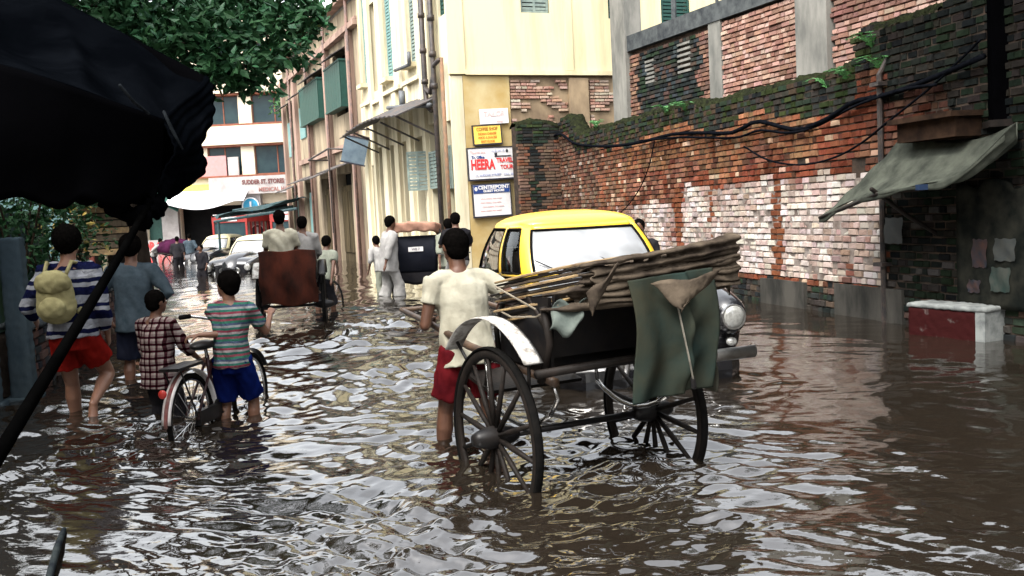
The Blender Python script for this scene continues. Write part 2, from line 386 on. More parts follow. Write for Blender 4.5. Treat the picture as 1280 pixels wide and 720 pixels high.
holes=[(.83,1.66,.11,.13),(1.95,1.83,.07,.06),(3.1,1.2,.05,.04),(6.6,1.5,.06,.06),(.95,.62,.07,.05),(1.2,1.05,.06,.04),(4.9,1.1,.05,.05)]
def wskip(x,z):
    s=-x
    return any(abs(s-a)<c and abs(z-b)<d for a,b,c,d in holes) or (8.72<s<8.95 and z>2.75)
def wsingle(x,z):
    s=-x; X=4.15-.2419*s; Y=10.32+.9703*s
    if s<-1.15 or z<.02: return 1e9
    if -1.15<s<-.1 and z<.35: return 1e9
    return math.hypot(X,Y)+abs(z-1.3)*.5+(2.2 if s<.3 else 0)
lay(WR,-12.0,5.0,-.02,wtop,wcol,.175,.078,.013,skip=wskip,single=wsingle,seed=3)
g=MB()
for i in range(170):   # core of the wall following the top
    x=-12.0+i*.1; t=wtop(x+.05)-.035; g.bb(x,x+.1,-.046,.30,-.4,t)
g.build('wall_core',mat('mortar_earth',(.085,.06,.045),(.045,.04,.035),.95,6,.5),WR)
g=MB(); g.bb(-5.6,-.36,-.052,-.0465,.38,1.56); g.bb(-8.5,-5.9,-.052,-.0465,.38,1.30); g.build('limewash_joints',mat('limewash',(.33,.29,.26),(.17,.135,.115),.95,7,.4),WR)
g=MB()   # moss and soil crust along the top: lumpy
M_moss=mat('moss',(.028,.033,.015),(.014,.015,.011),.95,11,1.0,dist=.03)
def mossf(u,v):
    x=lerp(-11.95,5.0,u); a=math.pi*v; t=wtop(x)
    if abs(x+.82)<.06: t=wtop(x-.1)
    k=.05+.05*abs(fbm(x*2.1,v*2,4)); lump=.04*fbm(x*9,v*6,1)
    return (x,.15-math.cos(a)*(.20+lump),t-.05+math.sin(a)*(k+.05)+lump)
g.grid(mossf,560,8); g.build('moss_crust',M_moss,WR,sm=True)
M_plinth=mat('plinth_render',(.085,.08,.07),(.035,.035,.032),.9,3.5,.4,streak=.35)
g=MB()
for a,b,h in ((-3.05,-1.95,.33),(-1.28,-.02,.36),(-5.9,-4.9,.28)):
    g.bb(a,b,-.10,-.0,-.4,h); 
g.build('plinth',M_plinth,WR)
# pilaster and rain-streaked downpipe
M_pipe=mat('black_pipe',(.012,.012,.013),(.05,.035,.028),.55,12,.3)
g=MB(); g.tube([(-.32,-.10,-.3),(-.32,-.10,2.62),(-.26,-.02,2.8)],.032,8)
for z in(.6,1.6,2.5): g.bb(-.40,-.24,-.17,-.0,z,z+.04)
g.build('drain_pipe',M_pipe,WR,sm=False)
# plastered remnant with worn posters at near end
M_plas=mat('old_plaster',(.03,.03,.024),(.010,.012,.011),.9,5,.3)
g=MB()
def plf(u,v): 
    x=lerp(.86,1.85,u); z=lerp(.28,1.42+.12*fbm(u*3,2),v); return (x,-.105-.012*fbm(x*4,z*4),z)
g.grid(plf,20,20); g.build('plaster_patch',M_plas,WR,sm=True,solid=.02)
for (x,z,w,h,c,c2) in ((1.18,.78,.19,.26,(.01,.02,.04),(.10,.035,.018)),(1.5,.82,.26,.20,(.08,.085,.075),(.05,.06,.06)),(1.44,.55,.24,.22,(.01,.045,.035),(.07,.08,.065)),(1.1,.47,.16,.12,(.07,.07,.07),(.03,.03,.04)),(-.10,.98,.30,.27,(.012,.075,.06),(.02,.045,.035))):
    gm=mat('poster_print_%s'%'abcdefgh'[int(x*10)%8],tuple(q*.4 for q in c),tuple(q*.4 for q in c2),.7,9,.05); g=MB(); g.grid(lambda u,v:(x+(u-.5)*w+.01*math.sin(v*9),-.128-.006*math.sin(u*7+v*5),z+(v-.5)*h+.006*math.sin(u*15)),8,8)
    tag(g.build('poster',gm,WR,sm=True),'torn dark weathered poster' if x>0 else 'green faded painted poster')
g=MB(); g.bb(.25,1.2,-.42,-.02,2.04,2.09); g.bb(.3,1.15,-.34,-.04,1.86,2.04)
M_slab=mat('ledge_slab',(.05,.03,.02),(.022,.015,.012),.8,7,.3)
g.build('ledge',M_slab,WR)
# the return of the wall at its far end, in front of the yellow house
# ================================================================ far end of the wall: curved return
WE=wallframe('wall_return','short curved mossy brick wall end bulging beside the signboards','wall',-.55+.0,21.35,.9304,.3666)
def retop(x): return 2.55+.75*math.sin(min(1,max(0,x/1.25))*1.5)+.05*fbm(x*3,1)-(0 if x<1.5 else (x-1.5)*.25)
def rcol(x,z,r):
    n=fbm(x*2,z*.7,11)
    if z>retop(x)-.42+.2*n: return jit(r.choice(SOOT_SHADE+[(.05,.07,.03)]),r)
    if abs(x-.35)<.08 or abs(x-1.28)<.10: return jit(r.choice(SOOT_SHADE),r)
    return jit(r.choice([(.16,.095,.066),(.19,.125,.09),(.20,.085,.052),(.13,.09,.068)]),r)
lay(WE,.86,2.3,-.1,retop,rcol,.25,.068,.012,seed=5)
g=MB()
for i in range(14): g.bb(.87+i*.1,.97+i*.1,-.045,.28,-.4,retop(.92+i*.1)-.03)
g.build('wall_core',M_mortar,WE)
g=MB(); g.grid(lambda u,v:(lerp(.85,2.32,u),.14-math.cos(math.pi*v)*(.2+.03*fbm(u*9,v*5)),retop(lerp(.87,2.3,u))-.05+math.sin(math.pi*v)*.12+.04*fbm(u*12,v*6)),60,8); g.build('moss_crust',M_moss,WE,sm=True)
# ================================================================ UNFINISHED BRICK BUILDING behind the wall
BB=wallframe('brick_building','unfinished building of concrete frame filled with brick behind the mossy wall','building',2.49,21.0,.3666,-.9304)
M_conc=mat('concrete',(.30,.29,.26),(.17,.17,.155),.9,4,.35,streak=.3)
M_concd=mat('concrete_dark',(.11,.12,.12),(.05,.055,.06),.9,5,.35)
g=MB(); g.bb(-.12,.48,-.14,.25,-.4,7.2); g.build('column',M_conc,BB)
g=MB(); g.bb(3.42,3.80,-.08,.25,-.4,4.485); g.build('column',M_conc,BB)
g=MB(); g.bb(5.90,6.62,-.14,.3,-.4,6.5); g.build('column',M_conc,BB)
g=MB(); g.bb(.485,5.895,-.10,.28,4.49,4.80); g.bb(6.625,13,-.10,.28,4.49,4.80); g.build('beam',M_concd,BB)
def bcol(x,z,r):
    n=fbm(x*1.1,z*1.3,21); n2=fbm(x*3.5,z*3.5,2)
    if x<3.42:
        e=min(x-.48,3.42-x)
        if e<.35+.3*n or z<3.0: return jit(r.choice([(.22,.12,.09),(.16,.10,.08),(.28,.17,.12)]),r)
        return jit(r.choice(SOOT_SHADE+[(.05,.06,.065),(.09,.06,.05)]),r)
    if n2>.45: return jit((.20,.12,.09),r)
    if x>6.6 and z>3.9: return jit(r.choice([(.22,.12,.10),(.26,.15,.12)]),r)
    return jit(r.choice(PINK),r,.14)
vents=[(1.28,3.98,.17,.24),(2.55,4.05,.22,.30)]
def bskip(x,z): return any(abs(x-a)<c and abs(z-b)<d for a,b,c,d in vents)
def bs(x,z): return (1e9 if (z<2.95 or x<3.5 or x>8.6 or 5.9<x<6.62) else -x+abs(z-3.8))
lay(BB,.48,3.42,2.4,lambda x:4.44,bcol,.20,.08,.013,seed=8,skip=bskip)
def bskip2(x,z): return 5.88<x<6.64
lay(BB,3.80,10.5,2.4,lambda x:4.44 if x<5.9 else 4.42,bcol,.20,.082,.014,seed=9,skip=bskip2,single=bs)
g=MB(); g.bb(.48,13,.04,.24,-.3,4.488); g.build('wall_core',M_mortar_l,BB)
g=MB()
for a,b,c,d in vents:
    g=MB()
    for k in range(6):
        zz=b-d+d*2*(k+.5)/6; g.bb(a-c,a+c,-.06,.03,zz-.022,zz+.022)
    g.build('ventilation_grille',M_conc,BB)
g=MB(); g.bb(.49,13,.3,6,-.3,.2); g.bb(.49,13,.3,6.2,4.5,4.6); g.bb(12.7,13,.3,6,.2,4.5);g.build('floor_slab',M_concd,BB)
g=MB(); g.tube([(2.2,-.02,4.8),(2.05,.1,6.8)],.05,7); g.tube([(3.6,.0,4.8),(3.7,.1,6.8)],.03,7); g.build('rebar_post',M_concd,BB)
# ================================================================ YELLOW CORNER BUILDING  root at corner; local +x along end facade, +y up the street
YB=thing('corner_building','tall pale yellow corner building with black drain pipes, awning and signboards','building',(-1.12,22.0,0),math.atan2(.3666,.9304))
M_yel=mat('yellow_wash',(.60,.53,.335),(.33,.28,.18),.9,2.2,.25,streak=.12,lo=.46,hi=.82)
M_yel2=mat('pale_yellow_wash',(.62,.56,.40),(.24,.205,.14),.9,2.4,.3,streak=.13,lo=.40,hi=.76)
M_ren=mat('bare_render',(.40,.30,.19),(.20,.145,.10),.95,2.2,.4,streak=.5)
M_dark=mat('dark_interior',(.012,.012,.013),(.02,.02,.02),.9,3,0)
M_green=mat('green_shutter_paint',(.005,.038,.029),(.009,.055,.042),.6,8,.1)
M_gsh=mat('grey_shutter_paint',(.20,.25,.22),(.12,.16,.15),.7,6,.1)
M_bsh=mat('bluegreen_shutter_paint',(.10,.22,.22),(.16,.26,.24),.7,6,.1)
M_tin=mat('awning_tin',(.035,.04,.045),(.08,.06,.05),.7,6,.2)
def facade(root,axis,a0,a1,z0,z1,ops,m,name='wall',t=.3,off=0):
    """wall slab with real openings. axis 'y': plane x=off facing -x ; axis 'x': plane y=off facing -y"""
    As=sorted({a0,a1}|{q for o in ops for q in o[:2]}); Zs=sorted({z0,z1}|{q for o in ops for q in o[2:4]}); g=MB()
    for i in range(len(As)-1):
        run=None
        for j in range(len(Zs)-1):
            ac=(As[i]+As[i+1])/2; zc=(Zs[j]+Zs[j+1])/2
            hole=any(o[0]<ac<o[1] and o[2]<zc<o[3] for o in ops)
            if not hole:
                if run is None: run=Zs[j]
                end=Zs[j+1]
            if hole or j==len(Zs)-2:
                if run is not None:
                    e=end
                    if axis=='y': g.bb(off,off+t,As[i],As[i+1],run,e)
                    else: g.bb(As[i],As[i+1],off,off+t,run,e)
                    run=None
    return g.build(name,m,root)
def onf(g,axis,a0,a1,z0,z1,d0,d1):
    """box on the facade: from depth d0 to d1 (negative = proud of the wall)"""
    if axis=='y': g.bb(d0,d1,a0,a1,z0,z1)
    else: g.bb(a0,a1,d0,d1,z0,z1)
def shutter(root,axis,a0,a1,z0,z1,d,m,label=None,slats=None):
    f=MB(); w=.05
    onf(f,axis,a0,a0+w,z0,z1,d,d+.04); onf(f,axis,a1-w,a1,z0,z1,d,d+.04); onf(f,axis,a0+w,a1-w,z0,z0+w,d,d+.04); onf(f,axis,a0+w,a1-w,z1-w,z1,d,d+.04)
    mid=(a0+a1)/2; onf(f,axis,mid-.025,mid+.025,z0+w,z1-w,d+.001,d+.041)
    n=slats or int((z1-z0)/.09)
    for k in range(n):
        zz=lerp(z0+w,z1-w,(k+.5)/n); h=(z1-z0)/n*.33
        onf(f,axis,a0+w,mid-.025,zz-h,zz+h,d+.012,d+.03); onf(f,axis,mid+.025,a1-w,zz-h,zz+h,d+.012,d+.03)
    o=f.build('shutter',m,root); 
    if label: tag(o,label)
    return o
# street side
opsY=[(2.50,3.20,5.1,8.0),(4.60,5.40,5.05,8.0),(7.45,7.95,5.25,8.0),(6.15,6.75,4.9,7.3),(.05,.62,5.75,8),
      (1.0,1.75,-.4,3.5),(2.15,3.0,-.4,3.3),(3.55,4.15,-.4,3.3),(4.75,5.35,-.4,3.3),(6.0,6.62,-.4,3.35),(7.05,7.5,.5,2.9),(.12,.42,-.4,3.45)]
facade(YB,'y',.0,8.12,-.4,8.6,opsY,M_yel2,t=.32)
# end side: yellow plaster above, worn render and brick below
facade(YB,'x',.33,12,4.42,8.6,[(1.72,2.45,5.78,7.3),(3.90,4.25,5.7,7.4),(5.3,6.1,5.2,7.4),(7.3,8.1,5.2,7.4)],M_yel,name='upper_wall',t=.3,off=-.07)
facade(YB,'x',.33,12,-.4,4.415,[],M_ren,name='lower_wall')
g=MB(); g.bb(.33,12,-.13,-.071,4.40,4.50); g.bb(2.75,2.95,-.10,-.071,4.51,8.55); g.bb(4.15,4.30,-.12,-.073,4.51,8.55); g.bb(-.05,.33,-.10,-.003,4.42,8.6);g.build('plaster_band',M_yel,YB)
g=MB(); g.bb(-.03,.26,-.06,-.0,-.4,4.38); g.build('corner_pilaster',M_yel2,YB)
g=MB(); g.bb(.27,1.36,-.055,-.0,-.4,4.39); g.build('yellow_render_panel',mat('ochre_wash',(.60,.49,.27),(.50,.34,.12),.9,1.1,.2),YB)
def ecol(x,z,r):
    n=fbm(x*1.1,z*1.1,31)
    if n<.02+.1*fbm(x*4,z*4,2): return None
    return jit(r.choice([(.46,.28,.21),(.40,.22,.16),(.52,.36,.28),(.34,.22,.17),(.50,.41,.32)]),r)
lay(YB,1.38,2.80,1.5,lambda x:4.33,ecol,.25,.072,.016,depth=.08,seed=12)
lay(YB,3.35,5.0,1.5,lambda x:4.33,ecol,.25,.072,.016,depth=.08,seed=13)
g=MB(); g.bb(2.82,3.30,-.09,0,-.3,4.34); g.build('buttress',M_ren,YB)
shutter(YB,'x',1.74,2.43,5.80,7.28,.02,M_gsh); shutter(YB,'x',3.91,4.24,5.72,7.38,.02,M_green); shutter(YB,'x',5.32,6.08,5.22,7.38,-.04,M_green); shutter(YB,'x',7.32,8.08,5.22,7.38,-.04,M_bsh)
shutter(YB,'y',2.52,3.18,5.12,7.98,.10,M_gsh); shutter(YB,'y',4.62,5.38,5.07,7.98,.08,M_bsh); shutter(YB,'y',7.47,7.93,5.27,7.98,.08,M_bsh); shutter(YB,'y',.07,.60,5.77,7.98,.06,M_green)
shutter(YB,'y',1.02,1.73,2.0,2.86,-.06,M_gsh,'open grey louvred shutter by the drain pipe'); shutter(YB,'y',.13,.41,1.95,2.9,-.05,M_gsh)
o=shutter(YB,'x',0,.5,1.98,2.9,0,M_gsh,'grey shutter leaf swung open'); o.location=(-.04,1.85,0); o.rotation_euler=(0,0,R(160))
g=MB(); g.bb(.34,.36,.0,8.1,-.4,8.55); g.bb(.34,12,.32,.34,4.5,8.55); g.build('dark_room',M_dark,YB)
M_door=mat('door_wood',(.11,.085,.05),(.05,.042,.03),.8,5,.2,streak=.2)
for a,b,z in ((2.2,2.95,2.7),(3.6,4.1,2.7),(4.8,5.3,2.7),(1.05,1.7,1.9)):
    g=MB(); g.bb(.27,.31,a,b,-.4,z); g.bb(.24,.27,a+.05,(a+b)/2-.03,.2,z-.1); g.bb(.24,.27,(a+b)/2+.03,b-.05,.2,z-.1); g.build('door',M_door,YB)
g=MB(); g.bb(.15,.19,.13,.41,-.4,1.9); g.build('door',mat('green_door',(.12,.28,.20),(.18,.32,.22),.6),YB)
g=MB()   # pilasters and niches
for a,b,z0,z1 in ((.78,.96,-.4,8.55),(1.8,2.05,-.4,8.55),(3.08,3.45,-.4,4.6),(3.5,3.75,4.61,8.55),(4.25,4.65,-.4,4.6),(5.45,5.9,-.4,8.55),(6.7,6.95,-.4,8.55),(7.6,8.05,-.4,4.6)):
    g.bb(-.09,-.001,a,b,z0,z1)
g.build('pilaster',M_yel2,YB)
g=MB(); g.bb(-.12,-.002,2.06,3.49,4.62,4.72); g.bb(-.12,-.002,3.76,5.44,4.62,4.72); g.bb(-.10,-.002,5.91,6.69,4.55,4.65); g.bb(-.10,-.002,6.96,8.1,4.62,4.72)
g.bb(-.2,-.0,4.6,5.4,4.93,5.04); g.bb(-.2,0,2.5,3.2,4.98,5.09); g.bb(-.2,0,7.4,8.0,5.13,5.24); g.build('sill_band',M_yel2,YB)
# tin awning over doors
g=MB()
def awn(u,v):
    y=lerp(.85,6.75,u); return (lerp(-.0,-1.05,v),y,lerp(4.05,3.62,v)+.16*math.sin(math.pi*u)*(1)-.0*u+.012*math.sin(u*90))
g.grid(awn,90,5); g.build('awning_sheet',M_tin,YB,solid=.03)
g=MB()
for y in (1.2,2.6,4.0,5.4,6.6): g.tube([(0,y,3.2),(-.95,y,3.66)],.025,6)
g.build('awning_bracket',M_tin,YB)
# drain pipes
g=MB()
g.tube([(-.16,1.36,8.5),(-.16,1.36,4.3),(-.16,1.3,3.9),(-.18,.9,3.75)],.065,8)
g.tube([(-.16,.66,8.5),(-.16,.66,-.4)],.06,8)
for z in(4.2,4.9,5.7,6.6,7.4,8.2): g.tube([(-.16,.66,z),(-.16,.66,z+.12)],.085,8); g.tube([(-.16,1.36,z+.2),(-.16,1.36,z+.3)],.085,8)
g.tube([(-.16,.66,4.55),(-.16,1.0,4.15),(-.16,1.36,4.3)],.055,8); g.tube([(-.16,.66,4.7),(-.2,.1,4.75)],.05,8)
g.build('drain_pipe',M_pipe,YB,sm=True)
g=MB(); g.tube([(-.14,.12,4.8),(-.14,.12,-.4)],.045,8); g.build('rusty_pipe',mat('rusty_pipe',(.30,.17,.10),(.20,.14,.10),.8,9),YB,sm=True)
g=MB(); g.tube([(-.25,.75,3.85),(-.25,2.5,4.02),(-.25,4.4,4.20),(-.05,4.5,4.2)],.055,8); g.tube([(-.16,3.35,4.1),(-.16,3.35,4.5)],.08,8); g.tube([(-.2,2.4,5.0),(-.2,3.7,5.05)],.045,8); g.tube([(-.2,2.4,5.0),(-.2,2.4,5.3)],.05,8)
g.build('service_pipe',mat('grey_pipe',(.10,.11,.12),(.05,.05,.055),.6),YB,sm=True)
g=MB(); g.bb(-.02,.33,8.121,8.16,-.4,8.55); g.bb(.33,12,8.1,8.14,-.4,8.55); g.bb(11.96,12,0,8.1,-.4,8.55); g.build('rear_wall',M_yel,YB)
g=MB(); g.bb(-.3,12.2,-.35,8.3,8.61,8.8); g.build('roof_slab',M_conc,YB)
# ---- signs on the end wall
def sign(name,label,x0,x1,z0,z1,y,face,frame,t=.04,tilt=0,extra=None):
    c=((x0+x1)/2,(z0+z1)/2); M=YB.matrix_basis if False else None
    ex=V((.9304,.3666,0)); ey=V((-.3666,.9304,0)); P=V((-1.12,22,0))+ex*c[0]+ey*y+V((0,0,c[1]))
    r=thing(name,label,'sign',P,math.atan2(.3666,.9304)); r.rotation_euler=(0,tilt,math.atan2(.3666,.9304))
    w,h=(x1-x0)/2,(z1-z0)/2; g=MB(); g.bb(-w,w,-t/2,t/2,-h,h); g.build('board',face,r)
    if frame:
        g=MB(); q=.022
        g.bb(-w-q,w+q,-t/2-.01,t/2,h+.001,h+q); g.bb(-w-q,w+q,-t/2-.01,t/2,-h-q*1.6,-h-.001); g.bb(-w-q,-w-.001,-t/2-.01,t/2,-h,h); g.bb(w+.001,w+q,-t/2-.01,t/2,-h,h); g.build('frame',frame,r)
    return r,w,h
M_wp=mat('sign_white',(.66,.65,.64),(.55,.53,.52),.5,4,.03); M_rd=mat('sign_red',(.62,.03,.03),(.5,.03,.03),.5); M_bk=mat('sign_black',(.02,.02,.03),None,.5); M_bl=mat('sign_blue',(.015,.05,.20),(.02,.04,.14),.5)
M_pk=mat('faded_red_print',(.75,.38,.36),(.70,.45,.43),.6); M_fb=mat('faded_blue_print',(.25,.28,.45),(.4,.42,.5),.6)
TR=(math.pi/2,0,0)
r,w,h=sign('painted_signboard','white signboard lettered HEERA in red, largest of the four on the corner',.27,1.45,2.13,2.80,-.12,M_wp,M_bk,.05,R(-1.2))
Z=-.03
textobj('HEERA',.30,M_rd,r,(-.26,Z,-.03),TR,bold=.012,sx=.62); textobj("TRAVEL'S",.14,M_rd,r,(.30,Z,.05),TR,bold=.004,sx=.8); textobj('TOURS',.13,M_rd,r,(.33,Z,-.10),TR,bold=.003,sx=.85)
textobj('Tourist Bus',.085,M_pk,r,(-.36,Z,.25),TR,sx=.9); textobj('Tr. Office',.085,M_bl,r,(-.36,Z,.14),TR,bold=.003,sx=.9); textobj('17, SUDDER STREET   CAL. 16',.07,M_fb,r,(0,Z,-.26),TR,bold=.002,sx=1.0)
textobj('N.B.W. R',.09,M_fb,r,(.12,Z,.26),TR,sx=.9); g=MB(); g.bb(.04,.42,-.035,-.026,.135,.16); g.bb(.03,.09,-.036,-.0265,.13,.22); g.ell((.33,-.03,.26),(.03,.008,.035)); g.build('painted_mark',M_bk,r)
r,w,h=sign('notice_board','white notice board with dark blue heading strip, lowest of the signs on the corner',.35,1.22,1.31,2.00,-.11,M_wp,M_bk,.05,R(-1.2))
g=MB(); g.bb(-w+.01,w-.01,-.034,-.0255,h-.19,h-.01); g.build('heading_strip',M_bl,r); textobj('CENTREPOINT',.11,M_wp,r,(.05,-.037,h-.065),TR,bold=.004,sx=1.0); textobj('GUEST HOUSE',.07,M_wp,r,(.05,-.037,h-.145),TR,bold=.003,sx=1.1)
g=MB(); g.ell((-w+.07,-.036,h-.09),(.035,.006,.045)); g.build('emblem',M_wp,r)
for k in range(4): textobj('clean rooms  hot water',.055,M_pk,r,(random.uniform(-.05,.05),-.028,.04-.09*k),TR,sx=.95)
r,w,h=sign('yellow_signboard','small yellow signboard with faint brown lines of writing between two white boards',.43,1.07,2.90,3.29,-.11,mat('sign_yellow',(.80,.50,.07),(.78,.58,.12),.5,4,.03),M_bk,.04,R(-2.5))
M_br=mat('sign_brown',(.35,.14,.02),None,.6)
textobj('COFFEE SHOP',.10,M_br,r,(0,-.024,.12),TR,bold=.002,sx=.8)
for k,s_ in enumerate(('INDIAN CHINESE','FOOD & SNACKS','FIRST FLOOR')): textobj(s_,.075,mat('sign_orange',(.62,.22,.03),None,.6),r,(0,-.024,.02-.085*k),TR,bold=.002,sx=.75)
r,w,h=sign('faded_signboard','small faded white and pink signboard, highest of the signs on the corner',.60,1.27,3.33,3.66,-.11,M_wp,None,.04,R(-2))
textobj('TAILOR',.16,M_pk,r,(0,-.024,.05),TR,bold=.004,sx=.9); textobj('shop',.08,M_pk,r,(.12,-.024,-.11),TR,bold=.002)
# ---- hanging sign on bracket
ex=V((.9304,.3666,0)); ey=V((-.3666,.9304,0)); C0=V((-1.12,22,0))
def YP(x,y,z): return C0+ex*x+ey*y+V((0,0,z))
r=thing('hanging_sign','blue grey board hanging tilted from an iron bracket at the tin awning','sign',YP(-.45,7.6,3.35),math.atan2(.3666,.9304)+R(-12)); r.rotation_euler=(0,R(14),math.atan2(.3666,.9304)+R(-12))
g=MB(); g.bb(-.34,.34,-.04,.04,-.36,.36); g.build('board',mat('blue_grey_board',(.11,.15,.18),(.06,.09,.12),.5,4),r)
g=MB(); g.bb(-.37,.37,-.05,.05,.361,.40); g.bb(-.37,.37,-.05,.05,-.40,-.361); g.build('frame',M_bk,r)
g=MB(); g.tube([(-.3,0,.42),(.0,0,.62),(.62,.1,.75)],.03,6); g.tube([(-.35,0,.5),(.55,.1,.42)],.025,6); g.build('bracket',M_pipe,r)
# ================================================================ BEIGE BUILDING further up the street
LB=thing('row_building','two storey beige building with green window screens and pink pilasters','building',YP(.05,8.2,0),math.atan2(.3666,.9304))
M_bei=mat('beige_wash',(.50,.41,.29),(.22,.18,.13),.9,1.6,.3,streak=.2); M_pkw=mat('pink_wash',(.47,.33,.27),(.30,.21,.17),.9,2,.2,streak=.2)
L0=-8.2
def Lf(s): return s+L0
ops=[(Lf(10.15),Lf(12.0),4.75,6.75),(Lf(13.9),Lf(16.2),4.95,6.7),(Lf(17.6),Lf(18.9),4.6,6.4),(Lf(20.6),Lf(21.8),4.3,6.3),
     (Lf(10.5),Lf(12.6),-.4,2.9),(Lf(13.6),Lf(15.4),-.4,2.9),(Lf(16.6),Lf(18.6),-.4,2.9),(Lf(20.3),Lf(21.8),-.4,2.6)]
facade(LB,'y',.0,Lf(22.5),-.4,8.0,ops,M_bei,t=.3)
g=MB(); g.bb(.29,.31,0.02,Lf(22.5)-.01,-.4,7.9); g.build('dark_room',M_dark,LB)
g=MB()
for a,b in ((9.15,9.65),(12.75,13.35),(16.35,16.75),(19.2,19.7),(22.1,22.5)): g.bb(-.14,-.001,Lf(a),Lf(b),-.4,7.05)
g.build('pilaster',M_pkw,LB)
g=MB(); g.bb(-.20,-.0005,0,Lf(22.6),7.06,7.22); g.bb(-.3,.3,-.05,Lf(22.7),8.0,8.14); g.bb(-.15,-.001,0,Lf(22.6),7.23,7.3); g.build('cornice',M_pkw,LB)
g=MB(); g.bb(-.12,-.002,Lf(9.7),Lf(12.7),3.6,3.78); g.bb(-.12,-.002,Lf(13.4),Lf(16.3),3.6,3.78); g.bb(-.12,-.002,Lf(16.8),Lf(19.1),3.6,3.78); g.build('string_course',M_pkw,LB)
for a,b,z0,z1 in ((10.05,12.45,4.95,6.30),(13.7,17.3,4.98,6.25)):   # green blinds box
    g=MB(); n=int((b-a)/.3)
    for k in range(n): 
        y0=lerp(Lf(a),Lf(b),k/n); g.bb(-.27,-.24,y0,lerp(Lf(a),Lf(b),(k+1)/n)-.02,z0,z1)
    g.bb(-.26,0,Lf(a),Lf(a)+.04,z0,z1); g.bb(-.26,0,Lf(b)-.04,Lf(b),z0,z1)
    g.bb(-.29,-.0,Lf(a)-.03,Lf(b)+.03,z0-.06,z0-.001); g.bb(-.29,-.0,Lf(a)-.03,Lf(b)+.03,z1+.001,z1+.06)
    g.build('green_screen',M_green,LB)
for a,b,z in ((10.0,12.2,6.75),(13.7,16.3,6.65),(17.5,19.0,6.4),(20.4,22.0,6.3)):
    g=MB(); g.grid(lambda u,v:(lerp(-.02,-.5,v),lerp(Lf(a),Lf(b),u),lerp(z,z-.28,v)+.01*math.sin(u*40)),20,2); g.build('window_hood',M_tin,LB,solid=.025)
g=MB(); g.bb(-.05,-.01,Lf(20.7),Lf(21.7),4.1,5.5); g.bb(-.05,-.01,Lf(17.7),Lf(18.8),4.6,5.8); g.build('window_blind',M_bsh,LB)
for a,b in ((10.55,12.55),(13.65,15.35),(16.65,18.55),(20.35,21.75)):
    g=MB(); g.bb(.12,.16,Lf(a),Lf(b),-.4,2.5); g.bb(.08,.12,Lf(a)+.1,Lf((a+b)/2)-.05,.3,2.3); g.bb(.08,.12,Lf((a+b)/2)+.05,Lf(b)-.1,.3,2.3); g.build('door',M_door if a<16 else M_bsh,LB)
for a,b,z in ((9.8,12.6,3.05),(13.5,15.6,2.95),(16.5,18.8,2.95),(20.1,21.9,2.75)):
    g=MB(); g.grid(lambda u,v:(lerp(-.02,-.7,v),lerp(Lf(a),Lf(b),u),lerp(z+.15,z-.1,v)),10,2); g.build('door_hood',M_tin,LB,solid=.03)
g=MB(); 
for s in (9.0,12.6,16.2,19.9): g.tube([(-.2,Lf(s),7.9),(-.2,Lf(s),-.4)],.05,6)
g.build('drain_pipe',mat('brown_pipe',(.16,.09,.07),(.07,.05,.045),.7),LB,sm=True)
g=MB(); g.tube([(-.25,Lf(9.2),3.5),(-.9,Lf(9.4),3.55),(-.95,Lf(12.5),3.4),(-.2,Lf(12.7),3.4)],.03,6); g.tube([(-.9,Lf(9.4),3.55),(-.9,Lf(9.4),1)],.025,6); g.build('cable_frame',M_pipe,LB)
g=MB(); g.bb(.3,9,Lf(22.45),Lf(22.5),-.4,7.9); g.bb(8.95,9,0,Lf(22.45),-.4,7.9); g.bb(-.02,9.05,-.03,Lf(22.52),7.91,7.99); g.build('roof',M_conc,LB)
g=MB()   # market canopy poles at far end
g.tube([(-.5,Lf(19),2.0),(-3.0,Lf(21.5),1.75)],.06,6); g.tube([(-.5,Lf(18),1.9),(-3.4,Lf(20.3),1.55)],.06,6); g.tube([(-.5,Lf(19.8),2.2),(-2.4,Lf(22.6),2.0)],.05,6); g.tube([(-3.2,Lf(20.8),1.6),(-3.2,Lf(20.8),-.4)],.05,6)
g.grid(lambda u,v:(lerp(-.1,-3.2,u),lerp(Lf(18),Lf(21.5),v)+u*2.3,lerp(2.3,1.75,u)+.08*math.sin(u*9+v*7)),14,8)
g.build('stall_canopy',mat('stall_sheet',(.03,.06,.06),(.08,.11,.12),.8,5),LB)
# scooters are not drawn: only shapes seen are people
# ================================================================ FAR END BUILDING  (faces the camera, at y=58)
FB=thing('far_building','cream four storey building with long window bands closing the end of the street','building',(0,58,0),0)
M_cream=mat('cream_paint',(.62,.54,.41),(.52,.45,.34),.8,.6,.05); M_wht=mat('white_paint_old',(.52,.49,.47),(.38,.34,.33),.8,1.5,.1); M_rust=mat('rust_sill',(.30,.12,.08),None,.8,3)
M_glass=mat('dark_glass',(.010,.022,.03),(.02,.04,.045),.2,1.2,0,spec=.25)
wins=[(-17.05,-15.25,8.85,7.18),(-14.50,-10.6,8.85,7.18),(-17.2,-15.25,5.93,4.25),(-14.50,-10.6,5.93,4.25),(-21.5,-17.9,8.85,7.18),(-21.5,-17.9,5.93,4.25),(-17.2,-15.25,11.8,10.3),(-14.5,-10.6,11.8,10.3),(-10,-4,8.85,7.18)]
facade(FB,'x',-30,0,-.5,13.5,[(a,b,z0,z1) for a,b,z1,z0 in wins]+[(-19.0,-15.3,-.5,2.55),(-14.2,-9,-.5,2.55),(-22.6,-21.9,-.5,2.6),(-20.9,-20.1,-.5,2.6)],M_cream,t=.5)
